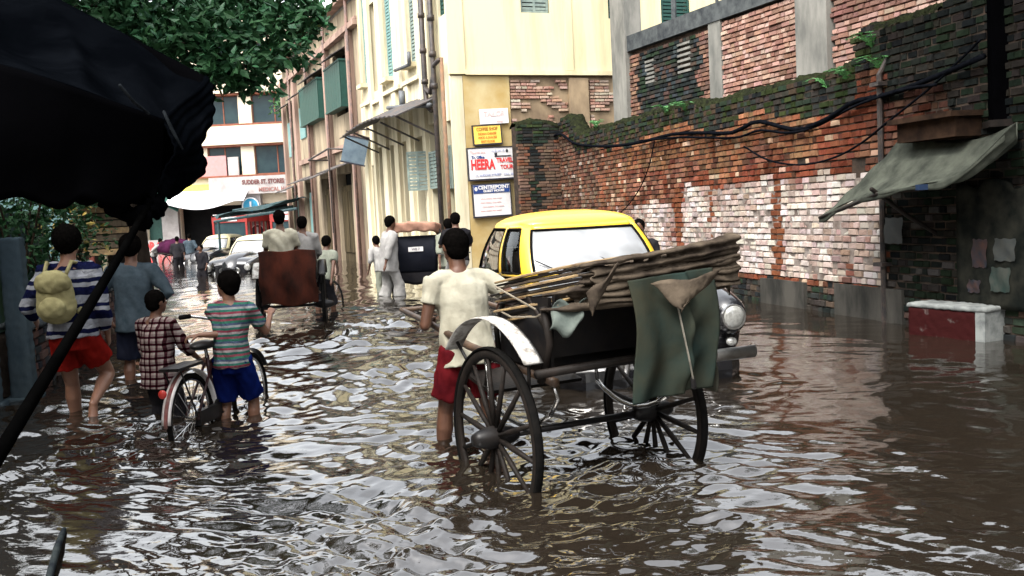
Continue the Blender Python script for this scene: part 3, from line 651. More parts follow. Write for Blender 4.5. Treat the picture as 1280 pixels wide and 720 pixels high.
for a,b,z1,z0 in wins:
    g=MB(); q=.06; n=3 if b-a>3 else 2
    for k in range(n+1): x=lerp(a,b-q,k/n); g.bb(x,x+q,.2,.28,z0,z1)
    g.bb(a,b,.195,.20,z0,z0+.06); g.bb(a,b,.195,.20,z1-.06,z1); w_=g.build('window',M_rust,FB)
    g=MB(); g.bb(a,b,.24,.26,z0+.001,z1-.001); g.build('pane',M_glass,w_)
g=MB()
for z in (8.87,7.13,5.95,4.2,10.2): g.bb(-30,-.5,-.22,-.001,z-.05,z+.05)
g.build('sill_band',M_rust,FB)
g=MB()
for z0,z1 in ((8.93,10.14),(6.01,7.07)): g.bb(-30,-.5,-.3,-.001,z0,z1)
g.build('spandrel',M_cream,FB)
g=MB(); g.bb(-19.2,-16.1,-.2,-.0,4.25,5.4); g.build('pink_sheet',mat('pink_sheet',(.62,.30,.30),(.55,.3,.28),.8),FB); 
g=MB(); g.bb(-16.0,-15.4,-.2,0,4.25,5.3); g.build('grey_sheet',M_wht,FB)
g=MB(); g.bb(-17.0,-10.5,-.8,-.31,3.12,4.12); o=g.build('fascia_board',M_wht,FB)
textobj('SUDDER ST. STORES',.34,mat('fascia_letters',(.12,.06,.06),(.25,.12,.11),.8,1),FB,(-13.9,-.83,3.78),TR,bold=.015,sx=.78); textobj('MEDICAL HALL',.32,mat('fascia_red',(.30,.12,.11),(.4,.25,.22),.8,1),FB,(-13.2,-.83,3.33),TR,bold=.01,sx=.9)
g=MB(); g.grid(lambda u,v:(lerp(-19.2,-14.8,u),-.3-1.6*v,lerp(3.55,2.75-.4*math.sin(math.pi*min(1,u*1.15)),v)),16,4); g.build('white_awning',mat('white_canvas',(.72,.72,.74),(.6,.6,.62),.8),FB,solid=.04)
g=MB(); g.grid(lambda u,v:(lerp(-21.2,-18.6,u),-.3-1.4*v,lerp(3.2,2.3,v)+.5*math.sin(math.pi*u)),16,4); g.build('green_awning',M_green,FB,solid=.04)
g=MB(); g.bb(-19.1,-17,-.5,-.3,3.4,3.8); g.build('yellow_board',mat('yellow_board',(.7,.6,.12),None,.8),FB)
for q_ in ((-15.3,-14.2,-.5,-.0,-.5,3.1),(-21.7,-21.0,-.4,0,-.5,2.9),(-20.0,-19.05,-.35,0,-.5,2.9)): g=MB(); g.bb(*q_); g.build('column',M_wht,FB)
g=MB(); g.bb(-22.6,-21.75,.1,.2,-.5,2.55); g.bb(-20.95,-20.05,.1,.2,-.5,2.55); g.build('door',M_green,FB)
g=MB(); g.bb(-21.5,-19.0,-.55,-.41,-.1,.75); g.build('low_board',M_wht,FB); textobj('FOR SALE',.65,M_rd,FB,(-20.3,-.57,.38),TR,bold=.03,sx=.8)
g=MB(); g.bb(-30,0,.9,1.0,-.5,13.4); g.bb(-30,0,.5,12,13.41,13.6); g.bb(-30,-29.6,.5,12,-.5,13.4); g.build('inner_wall',M_dark,FB)
for z,m_,n_ in ((2.62,mat('sign_sky_blue',(.02,.25,.42),None,.5),'blue round road sign on the white pillar at the street end'),(1.15,M_bk,'black round sign low on the white pillar at the street end')):
    r=thing('round_sign',n_,'sign',(-14.75 if z>2 else -14.45,57.44,z-.18)); g=MB(); g.tube([(0,0,0),(0,-.06,0)],.5 if z>2 else .42,24); g.build('disc',m_,r)
    g=MB(); g.ring((0,-.065,0),.46 if z>2 else .38,.03,'y'); g.bb(-.05,.05,-.075,-.062,-.25,.25); g.build('symbol',M_wp,r)
# green creeper at its right corner
M_leaf=mat('leaf_dark',(.010,.040,.014),(.022,.07,.024),.6,3,0,spec=.15); M_leaf2=mat('leaf_mid',(.06,.15,.05),(.03,.09,.03),.6,3,0,spec=.3)
def leaves(g,c,r,n,size,flat=1,rnd=random):
    for _ in range(n):
        while 1:
            p=V((rnd.uniform(-1,1),rnd.uniform(-1,1),rnd.uniform(-1,1)))
            if p.length<1: break
        p=V(c)+V((p.x*r[0],p.y*r[1],p.z*r[2])); s=size*rnd.uniform(.6,1.25)
        d=V((rnd.gauss(0,1),rnd.gauss(0,1),rnd.gauss(-.3,.7))).normalized(); u=d.orthogonal().normalized(); u=(Matrix.Rotation(rnd.uniform(0,6.28),3,d)@u); w=d.cross(u)
        g.add([p,p+d*s*.45+u*s*.28-w*s*.05,p+d*s*1.0,p+d*s*.45-u*s*.28-w*s*.05,p+d*s*.5+w*s*.06],[(0,1,4),(1,2,4),(2,3,4),(3,0,4)])
g=MB()
for k in range(14): leaves(g,(-11.9+random.uniform(-.5,.6),56.6,4+k*.42),(.75,.5,.5),70,.28)
r=thing('creeper','green creeper climbing the right side of the cream far building','plant',(0,0,0)); g.build('foliage',M_leaf2,r)
g=MB(); g.tube([(-11.7,56.9,-.5),(-11.9,56.8,4),(-12.0,56.8,9)],.07,6); g.build('stem',mat('bark',(.07,.05,.035),(.03,.025,.02),.9,8,.6),r)
# ================================================================ PEOPLE
M_skin=mat('skin_brown',(.115,.052,.030),(.085,.038,.022),.5,9,.05,spec=.4); M_skinl=mat('skin_light_brown',(.17,.082,.050),(.13,.062,.037),.5,9,.05); M_skinp=mat('skin_pale_brown',(.40,.22,.15),(.34,.17,.11),.5,9,.05)
M_hair=mat('black_hair',(.003,.0027,.0025),(.007,.006,.0055),.8,60,.8)
M_eye=mat('eye_white',(.6,.58,.55),None,.3,3,0); M_iris=mat('eye_dark',(.01,.007,.005),None,.2,3,0); M_lip=mat('lip',(.22,.08,.06),None,.5,3,0)
def ik(a,b,l1,l2,pole):
    a=V(a);b=V(b);d=b-a;L=min(d.length,(l1+l2)*.995);u=d.normalized();b=a+u*L
    x=(l1*l1-l2*l2+L*L)/(2*L); h=math.sqrt(max(0,l1*l1-x*x)); p=V(pole)-u*V(pole).dot(u)
    p.normalize(); return a+u*x+p*h,b
def hand(g,w,d,n,s,curl,side,vox):
    """palm + four jointed fingers + thumb. d: wrist->fingers, n: palm normal (towards what is held), side: +1 thumb along d x n"""
    d=V(d).normalized(); n=V(n); n=(n-d*n.dot(d)).normalized(); x=d.cross(n)*side
    k=max(1,vox/.0085)   # keep fingers above the voxel size
    pl_=.095*s
    g.loft([w-d*.015,w+d*pl_*.35,w+d*pl_*.95],[(.024*s,.019*s),(.036*s,.017*s),(.038*s,.014*s)],10,side=x)
    for i,(off,ln) in enumerate(((.030,.078),(.010,.088),(-.010,.082),(-.029,.064))):
        p=w+d*pl_*.92+x*off*s; a=curl*.45; dd=d; pts=[p-d*.02*s,p]
        for j,f in enumerate((.45,.32,.25)):
            dd=(d*math.cos(a)+n*math.sin(a)+x*off*1.5).normalized(); p=p+dd*ln*s*f; pts.append(p); a+=curl*(.75-.08*i*j*.3)
        g.loft(pts,[.0085*s*k,.0092*s*k,.0086*s*k,.0078*s*k,.0065*s*k],7)
    t0=w+d*pl_*.25+x*.030*s; t1=t0+(x*.8+d*.75+n*.35).normalized()*.04*s; t2=t1+(d*.9+n*(.2+curl*.5)+x*.25).normalized()*.034*s; t3=t2+(d*.8+n*(.3+curl*.6)).normalized()*.022*s
    g.loft([t0,t1,t2,t3],[.015*s*k,.012*s*k,.0105*s*k,.008*s*k],7)
def person(label,loc,rz,h,skin=None,hairm=None,lean=0,leansd=0,twist=0,hands=None,feet=None,hips=None,look=0,nod=0,top=None,bottom=None,vox=.009,group=None,hair='short',build=1.0,
           toes=(0,0),grip=(.35,.35),palm=None,poleA=None,poleL=None,low=False,name='person',footdir=None,headcover=None,seat=False):
    """hands/feet: (left,right) local targets; facing +y; z=0 ground. top=(mat,sleeve fraction 0..2,hem z factor,loose); bottom=(mat,leg fraction,loose,waist)"""
    skin=skin or M_skin; r=thing(name,label,'person',loc,rz,group); s=h/1.7; B=build
    Hp=V(hips or (0,0,.53*h)); 
    U=V((math.sin(leansd)*1.0,math.sin(lean),math.cos(lean)*math.cos(leansd))).normalized()
    Rv=V((math.cos(twist),math.sin(twist),0)); Rv=(Rv-U*Rv.dot(U)).normalized(); Fv=U.cross(Rv)
    P=lambda a,x=0,y=0: Hp+U*(a*h)+Rv*x*h+Fv*y*h       # a: height above hip in body heights
    g=MB()
    g.loft([P(-.012),P(.03),P(.09),P(.17),P(.235,0,.003),P(.275),P(.305)],[(.078*h*B,.066*h),(.094*h*B,.070*h),(.077*h*B,.058*h),(.090*h*B,.064*h),(.104*h*B,.060*h),(.085*h,.045*h),(.036*h,.036*h)],16,side=Rv)
    hd=Matrix.Rotation(look,3,'Z'); Fh=hd@V((Fv.x,Fv.y,0)).normalized(); Uh=(U+V((0,0,1.2))).normalized(); Uh=(Uh+Fh*nod).normalized(); Rh=Fh.cross(Uh).normalized(); Fh=Uh.cross(Rh)
    nk=P(.29); hc=nk+Uh*.105*h+Fh*.012*h
    if h<1.4: hs_=1.06
    else: hs_=1.0
    hw=.047*h*hs_; RM=Matrix((Rh,Fh,Uh)).transposed()
    g.loft([P(.26),nk+Uh*.02*h,hc-Uh*.03*h],[.042*h,.034*h,.034*h],10)
    g.ell(hc+Uh*.006*h-Fh*.006*h,(hw,.058*h*hs_,.060*h*hs_),RM,18,12)
    g.ell(hc-Uh*.028*h*hs_+Fh*.014*h,(hw*.80,.042*h*hs_,.040*h*hs_),RM,16,10)
    if not low:
        g.loft([hc+Uh*.010*h+Fh*.048*h*hs_,hc-Uh*.012*h*hs_+Fh*.062*h*hs_],[.007*h,.011*h],8)   # nose
        g.ell(hc-Uh*.034*h*hs_+Fh*.047*h*hs_,(.015*h,.010*h,.008*h),RM,8,6); g.ell(hc-Uh*.057*h*hs_+Fh*.040*h*hs_,(.016*h,.012*h,.010*h),RM,8,6)
        for sg in(-1,1): g.ell(hc+Rh*sg*hw*1.02-Uh*.004*h-Fh*.006*h,(.006*h,.014*h,.020*h),RM,8,6)
    sh=[]; 
    for i,sg in enumerate((-1,1)):
        S=P(.262,sg*.108*B,0); sh.append(S)
        T=V(hands[i]) if hands else P(-.06,sg*.17,.03); la,lb=.172*h,.150*h
        pole=V(poleA[i]) if poleA else (-Fv*.6+Rv*sg*.4-U*.6)
        E,Wr=ik(S,T,la,lb,pole)
        g.loft([P(.262,sg*.07,0),S,lerp(S,E,.35),E],[.034*h,.033*h,.027*h,.021*h],10)
        g.loft([E,lerp(E,Wr,.3),Wr],[.021*h,.021*h,.0145*h],10)
        d=(Wr-E).normalized(); pn=V(palm[i]) if palm else (-Rv*sg+Fv*.2)
        if vox<.02: hand(g,Wr,(d+V((0,0,-.12))).normalized(),pn,s,grip[i]*2.2,1 if sg<0 else 1,vox)
        else: g.loft([Wr,Wr+d*.06*s,Wr+d*.13*s],[.02*s,.032*s,.018*s],8)
        sh[-1]=(S,E,Wr)
    lg=[]
    for i,sg in enumerate((-1,1)):
        Hj=Hp+Rv*sg*.052*h*B-U*.02*h; F=V(feet[i]) if feet else V((sg*.06*h,0,.045*h))
        pole=V(poleL[i]) if poleL else (Fv+Rv*sg*.12)
        K,A=ik(Hj,F,.245*h,.235*h,pole)
        g.loft([Hj,lerp(Hj,K,.3),lerp(Hj,K,.75),K],[.055*h*B,.052*h*B,.037*h,.031*h],12)
        g.loft([K,lerp(K,A,.28)-Fv*.006*h,lerp(K,A,.65),A],[.031*h,.034*h,.024*h,.018*h],12)
        fd=(V(footdir[i]) if footdir else V((Fv.x,Fv.y,-.05))).normalized(); ax=Rv
        g.loft([A-fd*.018*h-V((0,0,.012*h)),A+fd*.03*h-V((0,0,.018*h)),A+fd*.095*h-V((0,0,.026*h)) if not footdir else A+fd*.11*h],[(.017*h,.02*h),(.022*h,.018*h),(.024*h,.010*h)],10,side=Rv)
        if not low:
            for q in range(5):
                tp=A+fd*.098*h-V((0,0,.028*h))*(0 if footdir else 1)+ax*(q-2)*.0095*h+(fd*.015*h if footdir else V((0,0,0))); g.loft([tp,tp+fd*.016*h],[.0065*h,.0055*h],6)
        lg.append((Hj,K,A))
    fuse(g,'body',skin,r,vox,2)
    # hair
    if hair:
        g=MB(); c=hc+Uh*.014*h*hs_-Fh*.012*h
        g.ell(c,(hw*1.13,.060*h*hs_,.058*h*hs_),RM,18,12)
        g.ell(hc-Fh*.026*h-Uh*.012*h,(hw*1.02,.040*h*hs_,.046*h*hs_),RM,16,10)
        if hair=='long': g.ell(hc-Fh*.030*h-Uh*.035*h,(hw*1.15,.036*h,.045*h),RM,14,9)
        if hair=='mop':
            g.ell(c+Uh*.006*h,(hw*1.22,.064*h*hs_,.058*h*hs_),RM,18,12); g.ell(c+Fh*.040*h+Uh*.014*h,(hw*.9,.024*h,.022*h),RM,12,8)
            for sg in(-1,1): g.ell(hc+Rh*sg*hw*.9-Fh*.012*h+Uh*.004*h,(.014*h,.032*h,.032*h),RM,10,7)
        if hair=='afro': g.ell(c,(hw*1.33,.069*h,.066*h),RM,18,12)
        fuse(g,'hair',hairm or M_hair,r,max(vox*1.0,.009),1,wrinkle=.0015 if hair!='afro' else .003,wscale=90)
    if not low:
        for sg in(-1,1):
            e=hc+Uh*.002*h+Fh*.0475*h*hs_+Rh*sg*.018*h*hs_
            g=MB(); g.ell(e,(.0075*h,.006*h,.0045*h),RM,10,6); eo=g.build('eye',M_eye,r,sm=True)
            g=MB(); g.ell(e+Fh*.0042*h,(.0035*h,.0028*h,.0036*h),RM,8,6); g.build('iris',M_iris,eo,sm=True)
            g=MB(); g.loft([e+Uh*.012*h-Rh*.009*h+Fh*.002*h,e+Uh*.015*h+Fh*.004*h,e+Uh*.012*h+Rh*.009*h+Fh*.002*h],[.0022*h]*3,5); g.build('eyebrow',M_hair,r)
        g=MB(); g.ell(hc-Uh*.033*h*hs_+Fh*.0545*h*hs_,(.013*h,.004*h,.004*h),RM,10,6); g.build('lips',M_lip,r,sm=True)
    # clothes
    if bottom:
        bm,lf,lo,wz=bottom[:4]; g=MB()
        g.loft([P(-.085),P(-.04),P(.0),P(.045 if wz is None else wz)],[(.085*h*B,.072*h),(.102*h*B,.080*h),(.103*h*B,.078*h),(.088*h*B,.067*h)],16,side=Rv,cap='flat')
        for (Hj,K,A) in lg:
            up=(Hj-K).normalized()
            if lf<=1: q=lerp(Hj,K,lf); g.loft([Hj+up*.02*h,lerp(Hj,q,.5),q],[.062*h*B,(.060+.3*lo)*h*B*1.0,(.050+lo)*h],14,cap='flat')
            else: q=lerp(K,A,lf-1); g.loft([Hj+up*.02*h,lerp(Hj,K,.6),K,q],[.062*h*B,.052*h,.044*h+lo*h*.4,.036*h+lo*h],14,cap='flat')
        fuse(g,bottom[4] if len(bottom)>4 else 'shorts',bm,r,max(vox,.009),2,wrinkle=.006*s,wscale=20/s,wvec=(1.5,1.5,.6),seed=h)
    if top:
        tm,sl,hz,lo=top; g=MB(); l=lo
        g.loft([P(hz),P(hz*.4+.02),P(.10),P(.175),P(.236,0,.003),P(.268),P(.290)],[((.104+l)*h*B,(.080+l)*h),((.098+l)*h*B,(.074+l)*h),((.086+l)*h*B,(.068+l*.8)*h),((.097+l*.6)*h*B,(.073+l*.5)*h),((.110+l*.3)*h*B,(.068+l*.3)*h),(.088*h,.053*h),(.044*h,.044*h)],18,side=Rv,cap='flat')
        g.loft([sh[0][0],P(.268,-.05),P(.276),P(.268,.05),sh[1][0]],[.040*h,.040*h,.038*h,.040*h,.040*h],12,cap='flat')
        for (S,E,Wr) in sh:
            i0=S+(P(.262)-S).normalized()*.04*h
            if sl<=1: q=lerp(S,E,sl); g.loft([i0,S,q],[.039*h,(.040+l*.2)*h,(.033+l*.5)*h],12,cap='flat')
            elif sl>0: q=lerp(E,Wr,sl-1); g.loft([i0,S,lerp(S,E,.6),E,q],[.038*h,(.041+l*.3)*h,(.034+l*.3)*h,(.029+l*.4)*h,(.026+l*.3)*h],12,cap='flat')
        fuse(g,'shirt',tm,r,max(vox,.009),2,wrinkle=.0075*s,wscale=12/s,wvec=(1.3,1.3,.8),seed=h*2)
    return r,P,Rv,Fv,hc
# cloth
M_tee=mat('white_tee',(.60,.57,.45),(.46,.43,.33),.9,6,.5,dist=.012); M_rshort=mat('crimson_shorts',(.17,.014,.018),(.09,.009,.013),.85,7,.3)
M_red2=mat('red_shorts',(.25,.014,.010),(.16,.010,.008),.8,6,.2); M_blu=mat('royal_blue_shorts',(.006,.015,.11),(.005,.010,.07),.8,6,.2); M_nav=mat('navy_shorts',(.012,.015,.03),(.02,.022,.035),.85,6,.2)
M_den=mat('grey_blue_cloth',(.075,.10,.12),(.045,.065,.08),.9,8,.4); M_dk=mat('dark_cloth',(.018,.018,.022),(.03,.028,.03),.9,6,.3); M_wc=mat('white_cloth',(.42,.41,.39),(.30,.29,.28),.9,5,.3); M_gr=mat('grey_green_cloth',(.30,.32,.26),(.24,.25,.2),.9,5,.3)
M_str1=stripe_mat('striped_navy_white',[(.29,.30,.33),(.27,.28,.31),(.008,.01,.035),(.008,.01,.04),(.28,.29,.32),(.008,.01,.035)],.19,2,jitter=.25)
M_str2=stripe_mat('striped_green_rose',[(.025,.10,.08),(.27,.25,.25),(.19,.04,.06),(.03,.13,.10),(.25,.26,.27),(.06,.08,.13),(.035,.14,.10),(.21,.06,.08)],.125,2,jitter=.12)
M_chk=stripe_mat('checked_maroon_white',[(.50,.46,.43),(.06,.015,.025),(.32,.27,.26)],.05,2,jitter=.35,check=[(.85,.8,.78),(.16,.06,.08),(.7,.6,.6)])
GZ=-.27
def L(loc,rz,p):   # world point -> person local
    d=V(p)-V(loc); c,s=math.cos(-rz),math.sin(-rz); return V((d.x*c-d.y*s,d.x*s+d.y*c,d.z))
# --- rickshaw puller
pl_=(-.29,6.06,GZ); pr=math.atan2(.47,.885)
hl=L(pl_,pr,(-.53,6.22,.735)); hr=L(pl_,pr,(-.02,6.42,.80))
person('barefoot man in white T-shirt and crimson shorts pulling the nearest rickshaw by its shafts',pl_,pr,1.58,M_skin,lean=.17,hands=(hl,hr),feet=((-.17,.12,.06),(.10,-.24,.10)),grip=(.85,.85),palm=((0.2,.2,-1),(-.2,.2,-1)),
       poleA=(V((-.7,-1,-.6)),V((.7,-1,-.6))),top=(M_tee,.52,-.075,.012),bottom=(M_rshort,.74,.016,None),vox=.0075,build=1.02)
# --- person with rucksack touching the wall
a=(-3.36,7.55,GZ+.0)
person('person in navy and white striped jumper and red shorts wading along the left wall',a,R(4),1.72,M_skinl,lean=.05,hands=((-.36,.22,1.00),(.21,.14,.86)),feet=((-.10,.22,.07),(.15,-.13,.36)),footdir=((0,1,-.1),(.05,-.45,-1)),
       poleL=(V((0,1,0)),V((.1,1,0))),grip=(.15,.4),palm=((-1,.3,-.2),(-1,0,0)),top=(M_str1,1.75,-.03,.014),bottom=(M_red2,.62,.014,.05),hair='afro',vox=.009,build=.93)
bp=thing('rucksack','small pale yellow rucksack worn on the striped jumper','rucksack',(a[0]-.02,a[1]-.19,GZ+1.20),R(4))
M_yb=mat('yellow_canvas',(.27,.245,.125),(.18,.16,.08),.9,8,.4)
g=MB(); g.ell((0,0,0),(.14,.09,.19)); g.ell((0,0,-.08),(.15,.095,.14)); fuse(g,'bag',M_yb,bp,.011,2,wrinkle=.003,wscale=24)
g=MB(); g.ell((0,-.035,.09),(.135,.085,.10)); fuse(g,'flap',M_yb,bp,.011,2,wrinkle=.004,wscale=30)
g=MB(); g.ell((.0,-.09,-.09),(.10,.045,.085)); fuse(g,'pocket',M_yb,bp,.011,2,wrinkle=.003,wscale=30)
for sg in(-1,1):
    g=MB(); g.tube([(sg*.08,.02,.15),(sg*.09,.12,.24),(sg*.11,.20,.22),(sg*.13,.26,.10),(sg*.15,.20,-.05),(sg*.13,.06,-.14)],.016,6); g.build('strap',M_yb,bp,sm=True)
# --- man in grey-blue shirt, hand on hip
person('man in loose grey blue shirt and navy shorts standing with one hand on his hip',(-3.50,9.2,GZ),R(10),1.62,M_skin,lean=-.02,hands=((-.24,.05,.84),(.13,-.03,.93)),feet=((-.10,0,.07),(.13,.02,.07)),
       poleA=(V((-1,-.6,0)),V((1,-.35,.1))),grip=(.3,.6),top=(M_den,1.6,-.085,.022),bottom=(M_nav,.92,.02,None),hair='afro',vox=.011,build=.95)
# --- small boy in checks
person('small boy in maroon and white checked shirt standing beside the bicycle',(-2.63,7.28,GZ),R(-22),1.21,M_skin,lean=.03,hands=((-.14,.14,.60),(.20,.22,.66)),feet=((-.07,-.02,.06),(.07,.05,.06)),look=R(-14),
       grip=(.4,.4),top=(M_chk,1.4,-.13,.02),bottom=(M_dk,1.8,.01,None,'trousers'),hair='short',vox=.009,build=1.02)
# --- boy in stripes with bicycle
b0=(-2.03,7.08,GZ)
person('boy in green and rose striped T-shirt and blue shorts walking a bicycle',b0,R(-4),1.33,M_skinl,lean=.06,twist=-.05,hands=(L(b0,R(-4),(-2.22,6.98,.62)),L(b0,R(-4),(-1.80,7.35,.71))),feet=((-.10,-.05,.07),(.10,.08,.07)),look=R(68),nod=-.08,
       poleA=(V((-.12,-.8,-1)),V((.25,-.6,-1))),grip=(.5,.8),palm=((.2,.2,-1),(-.3,0,-1)),top=(M_str2,.68,-.05,.010),bottom=(M_blu,.88,.014,None),hair='mop',vox=.008,build=.98)
# --- bicycle
BK=thing('bicycle','small child bicycle with white and red mudguard standing in the flood','bicycle',(-2.24,6.74,GZ+.02),R(-9))
M_tyre=mat('tyre',(.008,.008,.008),(.014,.013,.012),.9,20,.2,spec=.08); M_chr=mat('worn_chrome',(.55,.55,.55),(.35,.33,.30),.25,9,.05,metal=1); M_red=mat('red_paint',(.5,.03,.025),(.4,.03,.02),.4,8,.05); M_wpn=mat('white_enamel',(.72,.70,.68),(.6,.55,.52),.4,8,.05)
M_blk=mat('black_lacquer',(.005,.005,.006),(.012,.010,.009),.4,8,.08,spec=.25)
def cwheel(y,R0=.27,sp=20):
    w=MB(); w.ring((0,y,R0+.02),R0,.017,'x',n=36,m=6); o=w.build('wheel',M_tyre,BK,sm=True)
    q=MB(); q.ring((0,y,R0+.02),R0-.022,.009,'x',n=36,m=5); q.build('rim',M_chr,o,sm=True)
    q=MB()
    for k in range(sp):
        a_=2*math.pi*k/sp; q.tube([((.02 if k%2 else -.02),y,R0+.02),(0,y+math.cos(a_)*(R0-.03),R0+.02+math.sin(a_)*(R0-.03))],.0028,4)
    q.tube([(-.04,y,R0+.02),(.04,y,R0+.02)],.02,8); q.build('spokes',M_chr,o)
    return o
cwheel(0,.30); cwheel(.98,.30)
g=MB(); z=.32
g.tube([(0,.36,.30),(0,.30,.72)],.016); g.tube([(0,.36,.30),(0,.76,.62)],.018); g.tube([(0,.31,.66),(0,.75,.72)],.016); g.tube([(0,.76,.58),(0,.73,.82)],.018)
for sx in(-.045,.045): g.tube([(sx,0,z),(sx*.6,.31,.66)],.010); g.tube([(sx,0,z),(sx*.6,.36,.30)],.010); g.tube([(sx,.98,z),(sx,.84,.50),(sx*.5,.77,.60)],.012)
g.build('frame',mat('dull_maroon_paint',(.04,.007,.007),(.015,.006,.006),.45,9,.1),BK,sm=True)
g=MB(); g.tube([(0,.73,.80),(0,.71,.90)],.013); g.tube([(-.27,.62,.97),(-.22,.70,.95),(0,.74,.90),(.22,.70,.95),(.27,.62,.97)],.012); g.build('handlebar',M_chr,BK,sm=True)
for sx in(-1,1): g=MB(); g.tube([(sx*.27,.62,.97),(sx*.31,.54,.97)],.018); g.build('grip',M_tyre,BK,sm=True)
g=MB(); g.ell((0,.24,.80),(.075,.14,.035)); g.ell((0,.34,.79),(.035,.11,.03)); fuse(g,'saddle',M_blk,BK,.01,2); g=MB(); g.tube([(0,.30,.70),(0,.28,.79)],.013); g.build('seat_post',M_chr,BK)
g=MB(); g.ring((0,0,.32),.345,.005,'x',R(-5),R(175),24,6,w=.028); g.build('rear_mudguard',M_wpn,BK,sm=True)
g=MB(); g.ring((0,0,.32),.352,.005,'x',R(95),R(178),14,6,w=.012); g.build('red_stripe',mat('faded_red',(.14,.014,.012),(.2,.13,.11),.6,9),BK,sm=True)
g=MB(); g.ring((0,.98,.32),.345,.005,'x',R(30),R(165),20,6,w=.028); g.build('front_mudguard',M_blk,BK,sm=True)
g=MB(); g.bb(-.07,.07,-.26,.10,.69,.71); g.tube([(-.06,-.22,.70),(-.05,0,.34)],.006); g.tube([(.06,-.22,.70),(.05,0,.34)],.006); g.tube([(0,-.26,.70),(0,.2,.70)],.012); g.build('carrier',M_blk,BK)
g=MB(); g.tube([(0.03,.36,.30),(.05,.36,.30)],.10,16); g.bb(.02,.06,.02,.36,.27,.37); g.tube([(.06,.36,.30),(.08,.44,.18)],.012); g.tube([(-.06,.36,.30),(-.08,.28,.42)],.012); g.bb(.06,.15,.40,.48,.165,.19); g.bb(-.15,-.06,.24,.32,.41,.435); g.build('chain_case',M_blk,BK)
g=MB(); g.ell((0,-.36,.56),(.03,.015,.03)); g.build('reflector',M_red,BK,sm=True)
# ================================================================ RICKSHAWS  local: +y travel, +x right, origin on the ground under the axle
M_wood=mat('dark_wood',(.016,.012,.010),(.008,.007,.006),.6,14,.3,streak=.3,spec=.12); M_shaft=mat('worn_shaft',(.12,.07,.04),(.03,.02,.015),.5,6,.2)
M_canv=mat('green_canvas',(.014,.025,.023),(.032,.032,.022),.85,3.5,.5,dist=.01,lo=.3,hi=.7); M_hood=mat('hood_canvas',(.095,.075,.055),(.028,.022,.018),.85,6,.6,dist=.012); M_slat=mat('bamboo_slat',(.32,.22,.10),(.12,.08,.045),.7,11,.3)
M_fend=mat('whitewashed_tin',(.50,.49,.46),(.13,.11,.09),.7,14,.4,lo=.42,hi=.66); M_brc=mat('brown_canvas',(.075,.022,.014),(.022,.012,.010),.85,4,.5,streak=.5,dist=.01)
M_pinkc=mat('pink_tan_canvas',(.34,.19,.135),(.20,.11,.08),.85,5,.5); M_bpan=mat('black_panel',(.005,.006,.010),(.010,.011,.016),.6,5,.1,spec=.05)
def rwheel(r,x,RW=.475,hz=.475,nsp=14,detail=True,m=24):
    g=MB(); g.ring((x,0,hz),RW-.035,.024,'x',n=48,m=8,w=.017); w=g.build('wheel',M_wood,r,sm=True)
    g=MB(); g.ring((x,0,hz),RW-.006,.008,'x',n=48,m=6,w=.020); g.build('tyre',M_tyre,w,sm=True)
    sp=None
    for k in range(nsp):
        a=2*math.pi*(k+.3)/nsp; u=V((0,math.cos(a),math.sin(a)))
        if sp is None:
            q=MB(); q.loft([V((0,.055,0)),V((0,.2,0)),V((0,RW-.05,0))],[.013,.0165,.011],6,cap='flat'); o=q.build('spoke',M_wood,w,sm=True); sp=o
        else: o=inst('spoke',sp.data,w,(0,0,0))
        o.location=(x,0,hz); o.rotation_euler=(a,0,0)
    g=MB(); g.loft([(x-.13,0,hz),(x-.10,0,hz),(x-.03,0,hz),(x+.03,0,hz),(x+.10,0,hz),(x+.13,0,hz)],[.03,.045,.062,.062,.045,.03],12,cap='flat'); g.build('hub',M_blk,w,sm=True)
def fender(r,x,hz=.475,a0=42,a1=136,m=None,RR=.63,wd=.045):
    g=MB(); g.ring((x,0,hz),RR,.006,'x',R(a0),R(a1),26,6,w=wd); o=g.build('mudguard',m or M_fend,r,sm=True)
    g=MB(); g.tube([(x,math.cos(R(a0+6))*RR,hz+math.sin(R(a0+6))*RR),(x+.05*(1 if x<0 else -1),.30,hz+.28)],.010,6); g.build('mudguard_stay',M_blk,o,sm=True); g=MB(); g.tube([(x,math.cos(R(a1-6))*RR,hz+math.sin(R(a1-6))*RR),(x+.05*(1 if x<0 else -1),-.3,hz+.22)],.010,6)
    g.build('mudguard_stay',M_blk,o,sm=True)
def cspring(r,x,hz):
    g=MB(); s=[]
    for k in range(9):
        a=lerp(-1,1,k/8); s.append((x,a*.34,hz+.05+.10*(a*a)))
    g.tube(s,.014,6); s2=[(x,-.34,hz+.15),(x,-.42,hz+.24),(x,-.36,hz+.34),(x,-.24,hz+.36),(x,.26,hz+.36)]; g.tube(s2,.013,6); g.tube([(x,.34,hz+.15),(x,.36,hz+.36)],.012,6)
    g.build('spring',M_chr,r,sm=True)
RK=thing('hand_rickshaw','nearest rickshaw, dark wood with folded hood and hanging green canvas at its back','rickshaw',(.32,5.385,GZ),math.atan2(.47,.885))
XW=.505; hz=.475
rwheel(RK,-XW); rwheel(RK,XW)
g=MB(); g.tube([(-XW-.10,0,hz),(XW+.10,0,hz)],.019,8); g.build('axle',M_blk,RK,sm=True)
fender(RK,-XW); fender(RK,XW,m=M_blk)
cspring(RK,-.36,hz); cspring(RK,.36,hz)
# shafts
for x0,x1 in ((-.37,-.35),(.36,.26)):
    g=MB(); g.loft([(x0,-.42,.80),(x0,.2,.86),(x0,.55,.89),(lerp(x0,x1,.6),1.1,.97),(x1,1.62,1.03)],[.024,.026,.024,.021,.017],8,cap='flat'); g.build('shaft',M_shaft,RK,sm=True)
g=MB(); g.tube([(-.36,1.60,1.03),(.28,1.60,1.03)],.016,8); g.build('crossbar',M_shaft,RK,sm=True)
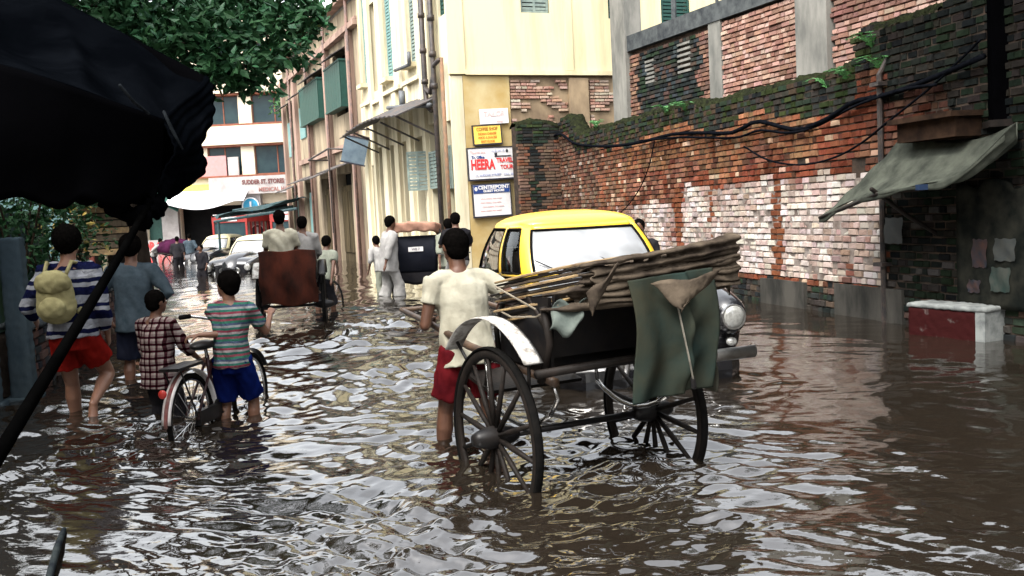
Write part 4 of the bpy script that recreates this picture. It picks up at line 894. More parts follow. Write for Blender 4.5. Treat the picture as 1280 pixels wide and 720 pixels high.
# body: seat box, footboard, sides, back
g=MB(); g.bb(-.38,.38,-.40,.42,.835,.87); g.build('chassis',M_wood,RK)
g=MB(); g.bb(-.36,.36,-.34,.10,.871,1.06); g.build('seat_box',M_blk,RK)
g=MB(); g.box((0,-.13,1.09),(.70,.44,.07)); fuse(g,'seat_cushion',mat('dark_leather',(.02,.016,.015),(.035,.03,.026),.5,8,.2),RK,.018,2,wrinkle=.004,wscale=20)
g=MB(); g.box((0,.60,.66),(.62,.34,.02),Matrix.Rotation(R(12),3,'X')); g.tube([(-.3,.42,.84),(-.3,.5,.66)],.012); g.tube([(.3,.42,.84),(.3,.5,.66)],.012); g.build('footboard',M_wood,RK)
g=MB(); g.box((0,-.40,1.08),(.72,.03,.32),Matrix.Rotation(R(9),3,'X')); g.build('backrest',M_blk,RK)
for sx in(-1,1):
    g=MB(); g.grid(lambda u,v:(sx*(.37+.02*math.sin(u*3)),lerp(-.40,.12,u),lerp(.87,1.22-.13*u*u,v)),8,4); g.build('side_panel',M_blk,RK,solid=.02)
    g=MB(); g.loft([(sx*.385,-.40,1.05),(sx*.385,-.2,1.235),(sx*.385,.05,1.20),(sx*.385,.16,1.02),(sx*.385,.14,.88)],[.016]*5,8,cap='flat'); g.build('armrest',M_wood,RK,sm=True)
g=MB(); g.tube([(-.50,-.46,.86),(.54,-.44,.88)],.022,8); g.build('rear_rail',M_wood,RK,sm=True)
g=MB(); g.tube([(-.42,-.36,.80),(-.40,-.44,1.0),(-.42,-.42,1.18)],.02,8); g.build('rear_upright',M_wood,RK,sm=True); g=MB(); g.tube([(.5,-.36,.80),(.5,-.44,1.0),(.52,-.42,1.25)],.02,8); g.build('rear_upright',M_wood,RK,sm=True)
# lantern-like foot bell is not visible; folded hood: three hoops with bundled canvas, slumping to the left
def bund(k,off):
    """hoop path: left pivot, round the back, right side"""
    o=off
    return [(-.43-.01*k,-.02-.02*k,1.145+o*.5),(-.46,-.20,1.185+o*.7),(-.43,-.43-.01*k,1.225+o),(-.30,-.54-.012*k,1.245+o),(-.05,-.57-.012*k,1.255+o),(.22,-.575-.012*k,1.27+o),(.45,-.57-.012*k,1.285+o),(.64,-.54-.01*k,1.30+o),(.71,-.46,1.30+o)]
g=MB()
for k in range(6):
    pts=[V(p)+V((0,.010*math.sin(j*1.3+k*2.3),.004*math.sin(j*1.1+k*1.9)+(k-2)*.0028*j)) for j,p in enumerate(bund(k,-.05+k*.031))]; pts=pts[2+(k%2):]
    if k%3==1: pts=pts[1:]
    g.loft(pts,[(.008,.03)]+[(.018+.004*math.sin(k*2+j),.048+.012*math.sin(k*1.9+j*.9)) for j in range(1,len(pts)-1)]+[(.010,.03)],10,side=(0,0,1))
g.loft([V(p)+V((0,.03,-.004)) for p in bund(0,0)[3:8]],[(.035,.03)]+[(.058,.036)]*3+[(.05,.03)],12,side=(0,0,1))
fuse(g,'folded_hood',M_hood,RK,.008,0,wrinkle=.0035,wscale=9,wvec=(1,1,8),seed=4)
rs=random.Random(5)
for k in range(13):
    g=MB(); o=-.055+k*.018; dx=rs.uniform(-.03,.03); L0_=rs.uniform(0,.12)
    A=V((-.44+dx,.06-L0_,1.135+o*.9)); B=V((-.27+dx*.5,-.50,1.215+o)); C=V((-.02,-.595,1.245+o))
    g.loft([A,lerp(A,B,.5)+V((-.03,0,0)),B,C],[(.006,.012),(.008,.015),(.008,.016),(.006,.012)],6,side=(0,0,1),cap='flat'); g.build('hoop_slat',M_slat if k%3==0 else (M_hood if k%3==1 else M_wood),RK)
def fold(u,v):
    x=lerp(-.26,.67,u); q=(v/.72); 
    if v<.72:
        s_=(q*4.6+.35*u+.10*math.sin(u*7)+.05*math.sin(u*23))%1.0; d=.034*(1-abs(s_*1.25-.25)**1.5 if s_<.999 else 0)
        return (x+.012*math.sin(v*30),-.612-d*(.5+.5*math.sin(math.pi*min(1,u*1.02+.02)))+.09*max(0,u-.86)*3,lerp(1.185+.03*u,1.345+.075*u,q)+.006*math.sin(u*17+v*9))
    w=(v-.72)/.28; return (x,lerp(-.615,-.36,w)+.09*max(0,u-.86)*3*(1-w),1.345+.075*u+.012*math.sin(w*9+u*13)+.008*math.sin(u*31))
g=MB(); g.grid(fold,90,90); g.build('hood_canvas',M_hood,RK,sm=True,solid=.006)
def flap(name,A,B_,C,m,bul=.03):
    A,B_,C=V(A),V(B_),V(C); g=MB(); g.grid(lambda u,v:lerp(lerp(A,B_,u),C,v)+V((0,-1,0))*bul*math.sin(math.pi*u)*(1-v)+V((0,0,.01*math.sin(u*9+v*7))),8,8); return g.build(name,m,RK,sm=True,solid=.006)
flap('canvas_flap',(-.32,-.655,1.25),(-.14,-.67,1.38),(-.30,-.67,1.15),M_hood)
flap('canvas_flap',(.02,-.70,1.27),(.42,-.73,1.30),(.15,-.765,1.13),M_hood)
flap('canvas_flap',(.52,-.60,1.31),(.72,-.44,1.32),(.66,-.52,1.16),M_hood,.05)
# ragged cloth and string at the left
g=MB(); g.grid(lambda u,v:(-.40+.13*u-.04*v,-.50-.08*u+.02*math.sin(v*6),1.20-.16*v*(1-.55*abs(u-.4))+.02*math.sin(u*8)),10,10); tag(g.build('rag',mat('pale_rag',(.16,.185,.165),(.09,.11,.10),.9,9,.3),RK,sm=True,solid=.004),'pale torn rag')
g=MB(); g.tube([(-.45,.0,1.14),(-.48,-.2,1.12),(-.44,-.38,1.13),(-.38,-.5,1.19)],.005,5); g.tube([(-.50,-.08,1.27),(-.46,-.42,1.17)],.005,5); g.build('string',mat('pale_string',(.3,.26,.2),None,.9),RK)
# hanging green canvas back
def can(u,v):
    x=lerp(-.085,.425,u)+.015*math.sin(v*4)+.05*(v-.0)*(u-.15)*-.6; z=lerp(1.29+.03*u,.69+.03*u,v)
    f=.020*math.sin(u*14+.6*math.sin(v*7))*(.4+v)+.03*math.exp(-((u-.62)/.05)**2)+.016*math.sin(v*19+u*9)*math.exp(-((u-.7)/.16)**2)
    return (x,-.66-f-.05*math.sin(math.pi*v)*.7,z)
g=MB(); g.grid(can,50,60); g.build('canvas_back',M_canv,RK,sm=True,solid=.006)
g=MB(); 
def cside(u,v): 
    return (.430+.02*math.sin(v*9)-.015*u,-.66+.22*u,lerp(1.29,.68,v)+.02*u)
g.grid(cside,10,20); g.build('canvas_side',mat('canvas_edge',(.06,.058,.043),(.035,.035,.028),.85,4,.4),RK,sm=True,solid=.006)
g=MB(); g.tube([(.17,-.71,1.16),(.175,-.75,1.0),(.19,-.765,.88),(.22,-.75,.78)],.005,5); g.build('cord',mat('grey_cord',(.26,.24,.2),None,.8),RK)
g=MB(); g.loft([(.22,-.745,.79),(.225,-.745,.75)],[.012,.016],6); g.build('tassel',M_blk,RK)
# --- rickshaw 2: brown back, passengers
def rick(loc,rz,label,backm,hoodm=None,group=None,plate=False,low=False,fm=None):
    r=thing('hand_rickshaw',label,'rickshaw',loc,rz,group); hz=.475
    rwheel(r,-.44,nsp=12); rwheel(r,.44,nsp=12); fender(r,-.44,m=fm); fender(r,.44,m=M_blk)
    g=MB(); g.tube([(-.5,0,hz),(.5,0,hz)],.02,8); g.build('axle',M_blk,r)
    cspring(r,-.31,hz); cspring(r,.31,hz)
    g=MB(); g.bb(-.36,.36,-.38,.42,.80,.84); g.bb(-.34,.34,-.33,.12,.841,1.0); g.build('seat_box',M_blk,r)
    for sx in(-1,1): g=MB(); g.loft([(sx*.33,-.42,.80),(sx*.33,.6,.87),(sx*.29,1.62,1.0)],[.024,.024,.018],8,cap='flat'); g.build('shaft',M_shaft,r,sm=True)
    g=MB(); g.tube([(-.31,1.6,1.0),(.31,1.6,1.0)],.015); g.build('crossbar',M_shaft,r)
    for sx in(-1,1): g=MB(); g.grid(lambda u,v:(sx*.365,lerp(-.38,.12,u),lerp(.85,1.25-.12*u*u,v)),6,3); g.build('side_panel',M_blk,r,solid=.02)
    def bk(u,v): return (lerp(-.39,.37,u)+.01*math.sin(v*9),-.46-.025*math.sin(u*13+1.2*math.sin(v*5))*(.3+v)-.04*math.sin(math.pi*v),lerp(1.27,.53+.05*math.sin(u*8)*.5,v)+.01*math.sin(u*11))
    g=MB()
    if not plate: g.grid(bk,40,40); g.build('canvas_back',backm,r,sm=True,solid=.008)
    else:
        g.grid(lambda u,v:(lerp(-.37,.37,u)*(1+.04*math.sin(math.pi*v)),-.42-.10*math.sin(math.pi*v),lerp(1.30,.66,v)),10,16); g.build('back_panel',backm,r,sm=True,solid=.02)
        g=MB(); g.bb(-.13,.13,-.545,-.538,1.03,1.11); g.build('number_plate',M_wp,r); textobj('WB 7',.06,M_bk,r,(0,-.549,1.07),TR); 
        g=MB(); g.grid(lambda u,v:(lerp(-.36,.36,u),-.40-.02*math.sin(math.pi*v),lerp(.82,.45,v)+.02*math.sin(u*10)),16,6); g.build('skirt',M_dk,r,sm=True,solid=.01)
    if hoodm:
        g=MB()
        for k in range(3): g.loft([(-.42,.15,1.30+k*.05),(-.43,-.25,1.36+k*.05),(-.34,-.50,1.40+k*.05),(0,-.54,1.42+k*.05),(.34,-.50,1.40+k*.05),(.43,-.25,1.35+k*.05),(.42,.15,1.29+k*.05)],[.045]*7,9)
        g.box((0,-.2,1.45),(.76,.55,.05)); fuse(g,'folded_hood',hoodm,r,.02,2,wrinkle=.010,wscale=9,wvec=(1,1,1.5))
        for sx in(-1,1): g=MB(); g.ell((sx*.44,-.30,1.18),(.035,.15,.24)); g.build('hood_joint',M_blk,r,sm=True)
    return r
R2=(-3.10,14.0,GZ); R2Z=R(9)
rick(R2,R2Z,'rickshaw with torn brown canvas back and white mudguard carrying passengers up the street',M_brc)
def RL(o,rz,p): c,s=math.cos(rz),math.sin(rz); return V((o[0]+p[0]*c-p[1]*s,o[1]+p[0]*s+p[1]*c,o[2]+p[2]))
sit=dict(hips=(0,0,0.06),feet=((-.1,.45,-.36),(.1,.45,-.36)),hands=((-.15,.28,.14),(.15,.28,.14)),low=True,vox=.02)
p=RL(R2,R2Z,(-.10,-.14,1.02)); person('black haired passenger in white shirt, seen from behind in the brown canvas rickshaw',p,R2Z,1.62,M_skin,top=(M_tee,.7,-.03,.012),bottom=(M_dk,1.8,.01,None,'trousers'),**sit)
p=RL(R2,R2Z,(.20,-.02,1.00)); person('passenger in bright white shirt squeezed at the right in the brown canvas rickshaw',p,R2Z-.1,1.45,M_skin,top=(M_wc,1.5,-.03,.012),bottom=(M_dk,1.8,.01,None,'trousers'),**sit)
R3=(-1.70,18.1,GZ); R3Z=R(4)
rick(R3,R3Z,'black backed rickshaw with crumpled pink tan hood and number plate standing by the doorways',M_bpan,M_pinkc,plate=True,fm=M_blk)
# walkers and others up the street
def walk(label,loc,rz,h,top,bot,skin=None,k=1,lean=.05,hands=None,**kw):
    a=k*.16*h
    person(label,loc,rz,h,skin or M_skin,lean=lean,hands=hands or ((-.16*h,.10*k*h,.50*h),(.16*h,-.10*k*h,.50*h)),feet=((-.06*h,-a*.5,.045*h),(.06*h,a*.5,.045*h)),top=top,bottom=bot,low=True,vox=kw.pop('vox',.02),**kw)
walk('tall man wrapped in white cloth beside the left wheel of the pink hooded rickshaw',(-2.15,17.5,GZ),R(-60),1.70,(M_wc,1.7,-.12,.03),(M_wc,1.55,.03,None,'wrap'),lean=.12)
walk('man in white shirt and grey trousers bending near the dark doorway',(-2.42,18.7,GZ),R(40),1.35,(M_wc,1.2,-.05,.02),(M_gr,1.7,.015,None,'trousers'),lean=.35)
walk('puller in white shirt and grey cloth in front of the pink hooded rickshaw',(-1.05,17.6,GZ),R(20),1.60,(M_gr,1.3,-.08,.03),(M_gr,1.2,.03,None,'wrap'),k=-1,lean=.15)
# cyclist
cy=(-.86,16.4,GZ)
person('dark haired cyclist in dark shirt riding away behind the taxi',(cy[0],cy[1],GZ+.62),R(12),1.66,M_skin,lean=.18,hips=(0,0,.30),feet=((-.09,.10,-.30),(.09,.22,-.16)),hands=((-.2,.48,.50),(.2,.48,.50)),top=(M_dk,.8,-.03,.015),bottom=(M_wc,1.1,.02,None,'trousers'),low=True,vox=.02)
def cyc(label,loc,rz):
    r=thing('bicycle',label,'bicycle',loc,rz)
    for y in(-.5,.55):
        g=MB(); g.ring((0,y,.34),.33,.016,'x',n=28,m=6); w=g.build('wheel',M_tyre,r,sm=True)
        g=MB(); [g.tube([(0,y,.34),(0,y+math.cos(q*.52)*.31,.34+math.sin(q*.52)*.31)],.004,4) for q in range(12)]; g.build('spokes',M_chr,w)
    g=MB()
    for a_,b_ in (((0,-.5,.34),(0,-.15,.80)),((0,-.5,.34),(0,-.02,.32)),((0,-.02,.32),(0,-.15,.80)),((0,-.02,.32),(0,.40,.78)),((0,-.13,.76),(0,.38,.82)),((0,.55,.34),(0,.38,.86))): g.tube([a_,b_],.015,6)
    g.build('frame',M_blk,r); g=MB(); g.tube([(-.26,.30,1.0),(0,.38,.98),(.26,.30,1.0)],.013); g.tube([(0,.38,.86),(0,.38,.98)],.013); g.build('handlebar',M_chr,r)
    g=MB(); g.ell((0,-.2,.88),(.08,.14,.04)); g.build('saddle',M_blk,r,sm=True)
    return r
cyc('black bicycle ridden between the taxi and the pink hooded rickshaw',cy,R(12))
cyc('bicycle parked under the beige building',(-3.3,17.2,GZ-.05),R(35))
walk('man with bent back in grey green vest close behind the brown canvas rickshaw',(-2.92,15.4,GZ),R(-20),1.46,(M_gr,.6,-.04,.02),(M_dk,1.2,.02,None,'trousers'),lean=.35)
0 and walk('figure in teal cloth by the beige building pilaster',(-3.25,18.2,GZ-.05),R(30),1.5,(mat('teal_cloth',(.05,.25,.28),(.04,.18,.2),.9,6,.2),1.3,-.12,.03),(M_dk,1.3,.02,None,'trousers'),lean=.1)
0 and walk('bare armed man in tan clothes stooping by the beige building',(-2.9,19.2,GZ-.05),R(70),1.45,(mat('tan_cloth',(.42,.26,.18),(.34,.2,.14),.9,6,.2),.6,-.06,.02),(M_gr,1.2,.02,None,'trousers'),lean=.6)
walk('dark haired man walking behind the yellow taxi roof by the brick wall',(1.55,11.9,GZ),R(170),1.50,(M_dk,1.4,-.05,.02),(M_dk,1.5,.02,None,'trousers'))
walk('person in pale clothes stooping over the purple cart far up the street',(-14.3,40,-.45),R(-90),1.55,(M_wc,1.2,-.05,.02),(M_dk,1.2,.02,None,'trousers'),lean=.6,vox=.03)
walk('person in grey trousers behind the purple cart far up the street',(-12.7,39.6,-.45),R(30),1.6,(M_den,1.2,-.05,.02),(M_gr,1.5,.02,None,'trousers'),vox=.03)
walk('person in black between the purple cart and the farther taxi',(-12.0,36,-.45),R(10),1.55,(M_dk,1.3,-.05,.02),(M_dk,1.5,.02,None,'trousers'),vox=.03)
walk('dark figure standing at the bonnet of the nearer far taxi',(-8.7,28.1,-.45),R(160),1.35,(M_dk,1.3,-.05,.02),(M_dk,1.5,.02,None,'trousers'),vox=.025)
PC=thing('covered_cart','small hand cart under a purple sheet far up the street','cart',(-13.4,40,-.45),R(80))
g=MB(); g.box((0,0,.85),(.8,1.5,.06)); g.build('bed',M_wood,PC)
for sx in(-1,1): g=MB(); g.ring((sx*.42,0,.42),.38,.03,'x',n=20,m=6); [g.tube([(sx*.42,0,.42),(sx*.42,math.cos(k)*.36,.42+math.sin(k)*.36)],.02,4) for k in range(6)]; g.build('wheel',M_wood,PC)
g=MB(); g.ell((0,0,1.05),(.5,.85,.35)); fuse(g,'sheet',mat('purple_sheet',(.06,.014,.04),(.035,.01,.025),.9,4,.3),PC,.04,2,wrinkle=.03,wscale=6)
# ================================================================ TAXI
M_carb=mat('black_car_paint',(.008,.008,.010),(.012,.012,.013),.18,2,0,spec=.5,coat=.5); M_cary=mat('yellow_car_paint',(.80,.50,.035),(.74,.45,.035),.3,2,0,spec=.5,coat=.3)
M_chrm=mat('chrome',(.70,.70,.70),(.42,.41,.39),.3,6,0,metal=1); M_lens=mat('lamp_lens',(.30,.30,.28),(.16,.16,.15),.05,30,.1,spec=.8,coat=1); M_seat=mat('seat_vinyl',(.05,.03,.025),None,.5)
def glassmat():
    m=bpy.data.materials.new('window_glass'); m.use_nodes=True; n=m.node_tree.nodes; l=m.node_tree.links; b=n['Principled BSDF']; o=n['Material Output']
    t=n.new('ShaderNodeBsdfTransparent'); t.inputs[0].default_value=(.75,.80,.78,1); g=n.new('ShaderNodeBsdfGlossy'); g.inputs['Roughness'].default_value=.02
    f=n.new('ShaderNodeFresnel'); f.inputs[0].default_value=1.5; mx=n.new('ShaderNodeMixShader'); l.new(f.outputs[0],mx.inputs[0]); l.new(t.outputs[0],mx.inputs[1]); l.new(g.outputs[0],mx.inputs[2]); l.new(mx.outputs[0],o.inputs[0]); n.remove(b); return m
M_gl=glassmat()
def sky_pale_glass():  # pale mottled pane: white sky reflection put into its colour
    m=bpy.data.materials.new('sky_pale_windscreen'); m.use_nodes=True; n=m.node_tree.nodes; l=m.node_tree.links; b=n['Principled BSDF']; o=n['Material Output']
    b.inputs['Base Color'].default_value=(.32,.33,.34,1); b.inputs['Roughness'].default_value=.06; b.inputs['Coat Weight'].default_value=1
    tc=n.new('ShaderNodeTexCoord'); no=n.new('ShaderNodeTexNoise'); no.inputs['Scale'].default_value=3; l.new(tc.outputs['Object'],no.inputs['Vector'])
    mr=n.new('ShaderNodeMapRange'); mr.inputs[1].default_value=.35; mr.inputs[2].default_value=.65; mr.inputs[3].default_value=.6; mr.inputs[4].default_value=.95; l.new(no.outputs['Fac'],mr.inputs[0])
    t=n.new('ShaderNodeBsdfTransparent'); mx=n.new('ShaderNodeMixShader'); l.new(mr.outputs[0],mx.inputs[0]); l.new(t.outputs[0],mx.inputs[1]); l.new(b.outputs[0],mx.inputs[2]); l.new(mx.outputs[0],o.inputs[0]); return m
M_hg=sky_pale_glass()
def taxi(label,loc,rz,group=None):
    """rounded 1950s saloon taxi, +y front; z=0 road"""
    r=thing('taxi',label,'taxi',loc,rz,group)
    # lower body lofted from rounded sections along y
    S=[(-2.12,.50,.42,.62),(-2.05,.66,.34,.80),(-1.8,.76,.28,.92),(-1.3,.81,.24,.97),(-.6,.83,.24,.98),(.2,.83,.24,.98),(.75,.83,.24,.99),(1.2,.82,.26,.985),(1.6,.80,.28,.95),(1.9,.77,.32,.90),(2.03,.70,.38,.82),(2.08,.60,.46,.70)]
    def sec(w,zb,zt,n=28,e=.42):
        o=[]
        for k in range(n):
            a=2*math.pi*k/n; c,s=math.cos(a),math.sin(a); x=w*math.copysign(abs(c)**e,c); z=(zb+zt)/2+(zt-zb)/2*math.copysign(abs(s)**e,s); o.append((x,z))
        return o
    g=MB(); n=28
    for y,w,zb,zt in S:
        for x,z in sec(w,zb,zt): 
            bul=.03*math.exp(-((z-.62)/.25)**2) if abs(x)>w*.8 else 0
            crown=(.05*(1-(x/w)**2) if z>zt-.12 else 0)
            g.v.append((x+math.copysign(bul,x),y,z+crown)); g.c.append(None)
    for i in range(len(S)-1):
        for k in range(n): g.f.append((i*n+k,(i+1)*n+k,(i+1)*n+(k+1)%n,i*n+(k+1)%n))
    g.f.append(tuple(range(n))); g.f.append(tuple((len(S)-1)*n+k for k in range(n))[::-1])
    g.build('body',M_carb,r,sm=True,sub=1)
    # bonnet dome and front wings
    g=MB(); g.loft([(0,.72,.90),(0,1.1,.92),(0,1.6,.87),(0,1.98,.74),(0,2.06,.62)],[(.50,.20),(.47,.21),(.40,.20),(.30,.17),(.24,.12)],20,side=(1,0,0)); g.build('bonnet',M_carb,r,sm=True)
    for sx in(-1,1):
        g=MB(); g.loft([(sx*.66,.55,.66),(sx*.67,1.0,.72),(sx*.66,1.5,.73),(sx*.62,1.90,.70),(sx*.60,2.06,.70)],[(.15,.22),(.19,.27),(.19,.25),(.18,.20),(.155,.165)],18,side=(1,0,0)); g.build('wing',M_carb,r,sm=True)
        g=MB(); g.loft([(sx*.66,-.75,.62),(sx*.68,-1.2,.66),(sx*.64,-1.8,.60)],[(.14,.22),(.18,.28),(.14,.18)],16,side=(1,0,0)); g.build('wing',M_carb,r,sm=True)
        g=MB(); g.loft([(sx*.595,2.10,.70),(sx*.595,2.19,.70)],[.108,.100],20,cap='flat'); hl_=g.build('headlight',M_chrm,r,sm=False)
        g=MB(); g.ell((sx*.595,2.185,.70),(.088,.035,.088),None,18,10); g.build('lens',M_lens,hl_,sm=True)
        g=MB(); g.ell((sx*.60,2.12,.50),(.045,.03,.035)); g.build('side_lamp',M_lens,r,sm=True)
    g=MB(); g.loft([(0,2.05,.60),(0,2.10,.60)],[(.34,.15),(.30,.12)],24,side=(1,0,0),cap='flat'); g.build('grille_surround',M_chrm,r)
    g=MB()
    for k in range(7): g.bb(-.28+.02*abs(k-3),.28-.02*abs(k-3),2.10,2.118,.50+k*.033,.515+k*.033)
    g.build('grille',M_carb,r)
    g=MB(); g.loft([(-.82,2.04,.42),(-.76,2.18,.42),(-.4,2.25,.42),(0,2.27,.42),(.4,2.25,.42),(.74,2.19,.42),(.815,2.06,.42),(.82,1.92,.42)],[(.030,.050)]*7+[(.02,.03)],14,side=(0,1,0)); g.build('front_bumper',M_chrm,r,sm=True)
    for sx in(-.35,.35): g=MB(); g.loft([(sx,2.27,.34),(sx,2.32,.45),(sx,2.29,.56)],[.03,.035,.025],8); g.build('overrider',M_chrm,r,sm=True)
    g=MB(); g.loft([(-.84,-2.05,.42),(-.7,-2.2,.42),(.7,-2.2,.42),(.84,-2.05,.42)],[(.018,.05)]*4,8,side=(0,1,0)); g.build('rear_bumper',M_chrm,r,sm=True)
    g=MB(); g.bb(-.22,.22,2.275,2.285,.25,.36); g.build('number_plate',M_blk,r)
    g=MB(); g.loft([(-.72,1.9,.28),(-.6,2.06,.28),(.6,2.06,.28),(.72,1.9,.28)],[(.16,.05)]*4,8,side=(0,0,1),cap='flat'); g.build('valance',M_carb,r)
    # greenhouse
    def loop(u,a,yf,yr,z,nf=4.5):
        t=2*math.pi*u; c,s=math.cos(t),math.sin(t); yc=(yf+yr)/2; b=(yf-yr)/2
        return V((a*math.copysign(abs(c)**(2/nf),c),yc+b*math.copysign(abs(s)**(2/nf),s),z))
    def G(u,v):
        A=loop(u,.74,.78,-1.32,1.0); B=loop(u,.60,.33,-.88,1.46); p=lerp(A,B,v); bw=.035*math.sin(math.pi*v)
        n_=V((p.x,p.y*.7+.1,0)).normalized(); return p+n_*bw
    # u: 0=right side mid, .25=front, .5=left, .75=rear
    def patch(u0,u1,v0,v1,nu,nv,off=0):
        q=MB(); q.grid(lambda a,b:G(lerp(u0,u1,a),lerp(v0,v1,b))*1.0+(V((G(lerp(u0,u1,a),.5).x,0,0)).normalized()*off if off else V((0,0,0))),nu,nv); return q
    wu=[(.155,.345,'windscreen'),(.395,.478,'window'),(.490,.578,'window'),(.670,.830,'rear_window'),(.922,1.010,'window'),(1.022,1.105,'window')]
    e=[.125,.375,.384+.0,.585,.655,.845,.915,1.115]
    q=MB()
    def strip(u0,u1,v0,v1,nu=6,nv=6): q.grid(lambda a,b:G(lerp(u0,u1,a),lerp(v0,v1,b)),nu,nv)
    us=[w for w in wu]; prev=-.0
    edges=[]
    for a,b,_ in us: edges.append((a,b))
    # pillars between windows
    for i in range(len(edges)):
        a=edges[i][1]; b=edges[(i+1)%len(edges)][0]+(1 if i==len(edges)-1 else 0)
        strip(a,b,.0,1,5,8)
    for a,b in edges: strip(a,b,.0,.07,16,1); strip(a,b,.93 if b-a<.15 else .90,1,16,1)
    q.build('pillars',M_cary,r,sm=True,solid=.025)
    for a,b,nm in wu:
        v1=.93 if b-a<.15 else .90
        f=MB()
        pts=[G(lerp(a,b,k/14),.07) for k in range(15)]+[G(b,lerp(.07,v1,k/5)) for k in range(1,6)]+[G(lerp(b,a,k/14),v1) for k in range(1,15)]+[G(a,lerp(v1,.07,k/5)) for k in range(1,6)]
        f.tube([p*1.0+V((p.x,p.y,0)).normalized()*.008 for p in pts],.013,6); w=f.build(nm,M_tyre,r,sm=True)
        p_=MB(); p_.grid(lambda x,y:G(lerp(a,b,x),lerp(.07,v1,y))-V((G(lerp(a,b,x),.5).x,G(lerp(a,b,x),.5).y,0)).normalized()*.004,16,6); p_.build('pane',M_hg if nm=='windscreen' else M_gl,w,sm=True)
    q=MB(); N=40; M_=9
    for j in range(M_+1):
        v=j/M_; 
        for k in range(N):
            p=G(k/N,1.0); k_=math.cos(v*math.pi/2); c=V((0,-.27,0)); pp=V((p.x*k_,c.y+(p.y-c.y)*k_,1.455+.135*math.sin(v*math.pi/2)**.9 if v>0 else 1.455)); q.v.append(tuple(pp+ (V((p.x,p.y+.27,0)).normalized()*.014 if j<2 else V((0,0,0))))); q.c.append(None)
    for j in range(M_):
        for k in range(N): q.f.append((j*N+k,j*N+(k+1)%N,(j+1)*N+(k+1)%N,(j+1)*N+k))
    q.build('roof',M_cary,r,sm=True)
    q=MB(); q.bb(-.6,.6,-.95,-.35,.5,.82); q.bb(-.6,.6,-1.0,-.86,.8,1.22); q.bb(-.6,-.05,.0,.42,.5,.82); q.bb(.05,.6,.0,.42,.5,.82); q.bb(-.6,-.06,-.12,-.0,.8,1.2); q.bb(.06,.6,-.12,-.0,.8,1.2); q.build('seats',M_seat,r)
    q=MB(); q.ring((.35,.55,1.02),.19,.012,'y',n=24); q.build('steering_wheel',M_blk,r)
    q=MB(); q.bb(-.66,.66,.62,.80,.86,.99); q.build('dashboard',M_seat,r)
    for sx in(-1,1):
        for y in(1.28,-1.22):
            q=MB(); q.ring((sx*.72,y,.32),.255,.062,'x',n=30,m=8,w=.07); w=q.build('wheel',M_tyre,r,sm=True)
            q=MB(); q.loft([(sx*.69,y,.32),(sx*.775,y,.32),(sx*.79,y,.32)],[.20,.19,.10],20,cap='flat'); q.build('hubcap',M_chrm,w)
        for y in(.62,-.28): q=MB(); q.box((sx*.865,y,.86),(.02,.11,.02)); q.build('door_handle',M_chrm,r)
    q=MB(); q.tube([(-.30,.80,1.01),(-.02,.63,1.17)],.006,5); q.tube([(.30,.80,1.01),(.55,.63,1.15)],.006,5); q.build('wipers',M_blk,r)
    return r
th=R(14); TH=math.pi+th   # +y local -> heading (sin th,-cos th): rz = pi+th
fc=V((1.15,7.44)); d=V((math.sin(th),-math.cos(th))); cc=fc-d*2.27
T1=taxi('yellow roofed black taxi with sky-pale windscreen wading just behind the nearest rickshaw',(cc.x,cc.y,GZ+.05),math.pi+th)
g=MB(); g.bb(.33,.41,.55,.56,1.33,1.38); 
tag(T1,None,None,None)
# driver and passenger dimly seen
def inside(p,lab,h,tm,rz): 
    w=RL((cc.x,cc.y,GZ),math.pi+th,p); person(lab,w,rz,h,M_skin,hips=(0,0,0.05),feet=((-.1,.40,-.28),(.1,.40,-.28)),hands=((-.15,.35,.32),(.15,.35,.32)),top=(tm,.7,-.03,.012),bottom=(M_dk,1.8,.01,None,'trousers'),low=True,vox=.02)
inside((.33,.10,.80),'driver in pale shirt behind the sky-pale windscreen of the near taxi',1.35,M_wc,math.pi+th)
inside((.30,-.60,.80),'passenger in pink top on the back seat of the near taxi',1.3,mat('pink_cloth',(.6,.10,.16),(.5,.5,.5),.8,5,.1),math.pi+th)
T2=copy_tree(T1); T2.location=(-7.75,30.6,-.52); T2.rotation_euler=(0,0,math.pi+R(-9)); T2['label']='nearer of the two distant taxis coming down the street, partly behind the brown canvas rickshaw'
T3=copy_tree(T1); T3.location=(-11.9,41.2,-.55); T3.rotation_euler=(0,0,math.pi+R(-14)); T3['label']='farther of the two distant taxis with pale roof beside the purple cart'
M_palr=mat('pale_yellow_roof',(.50,.45,.27),(.40,.36,.22),.4,3,0)
for T_ in (T2,T3):
    for ch in T_.children:
        if ch.name.split('.')[0] in('roof','pillars'): ch.data=ch.data.copy(); ch.data.materials[0]=M_palr
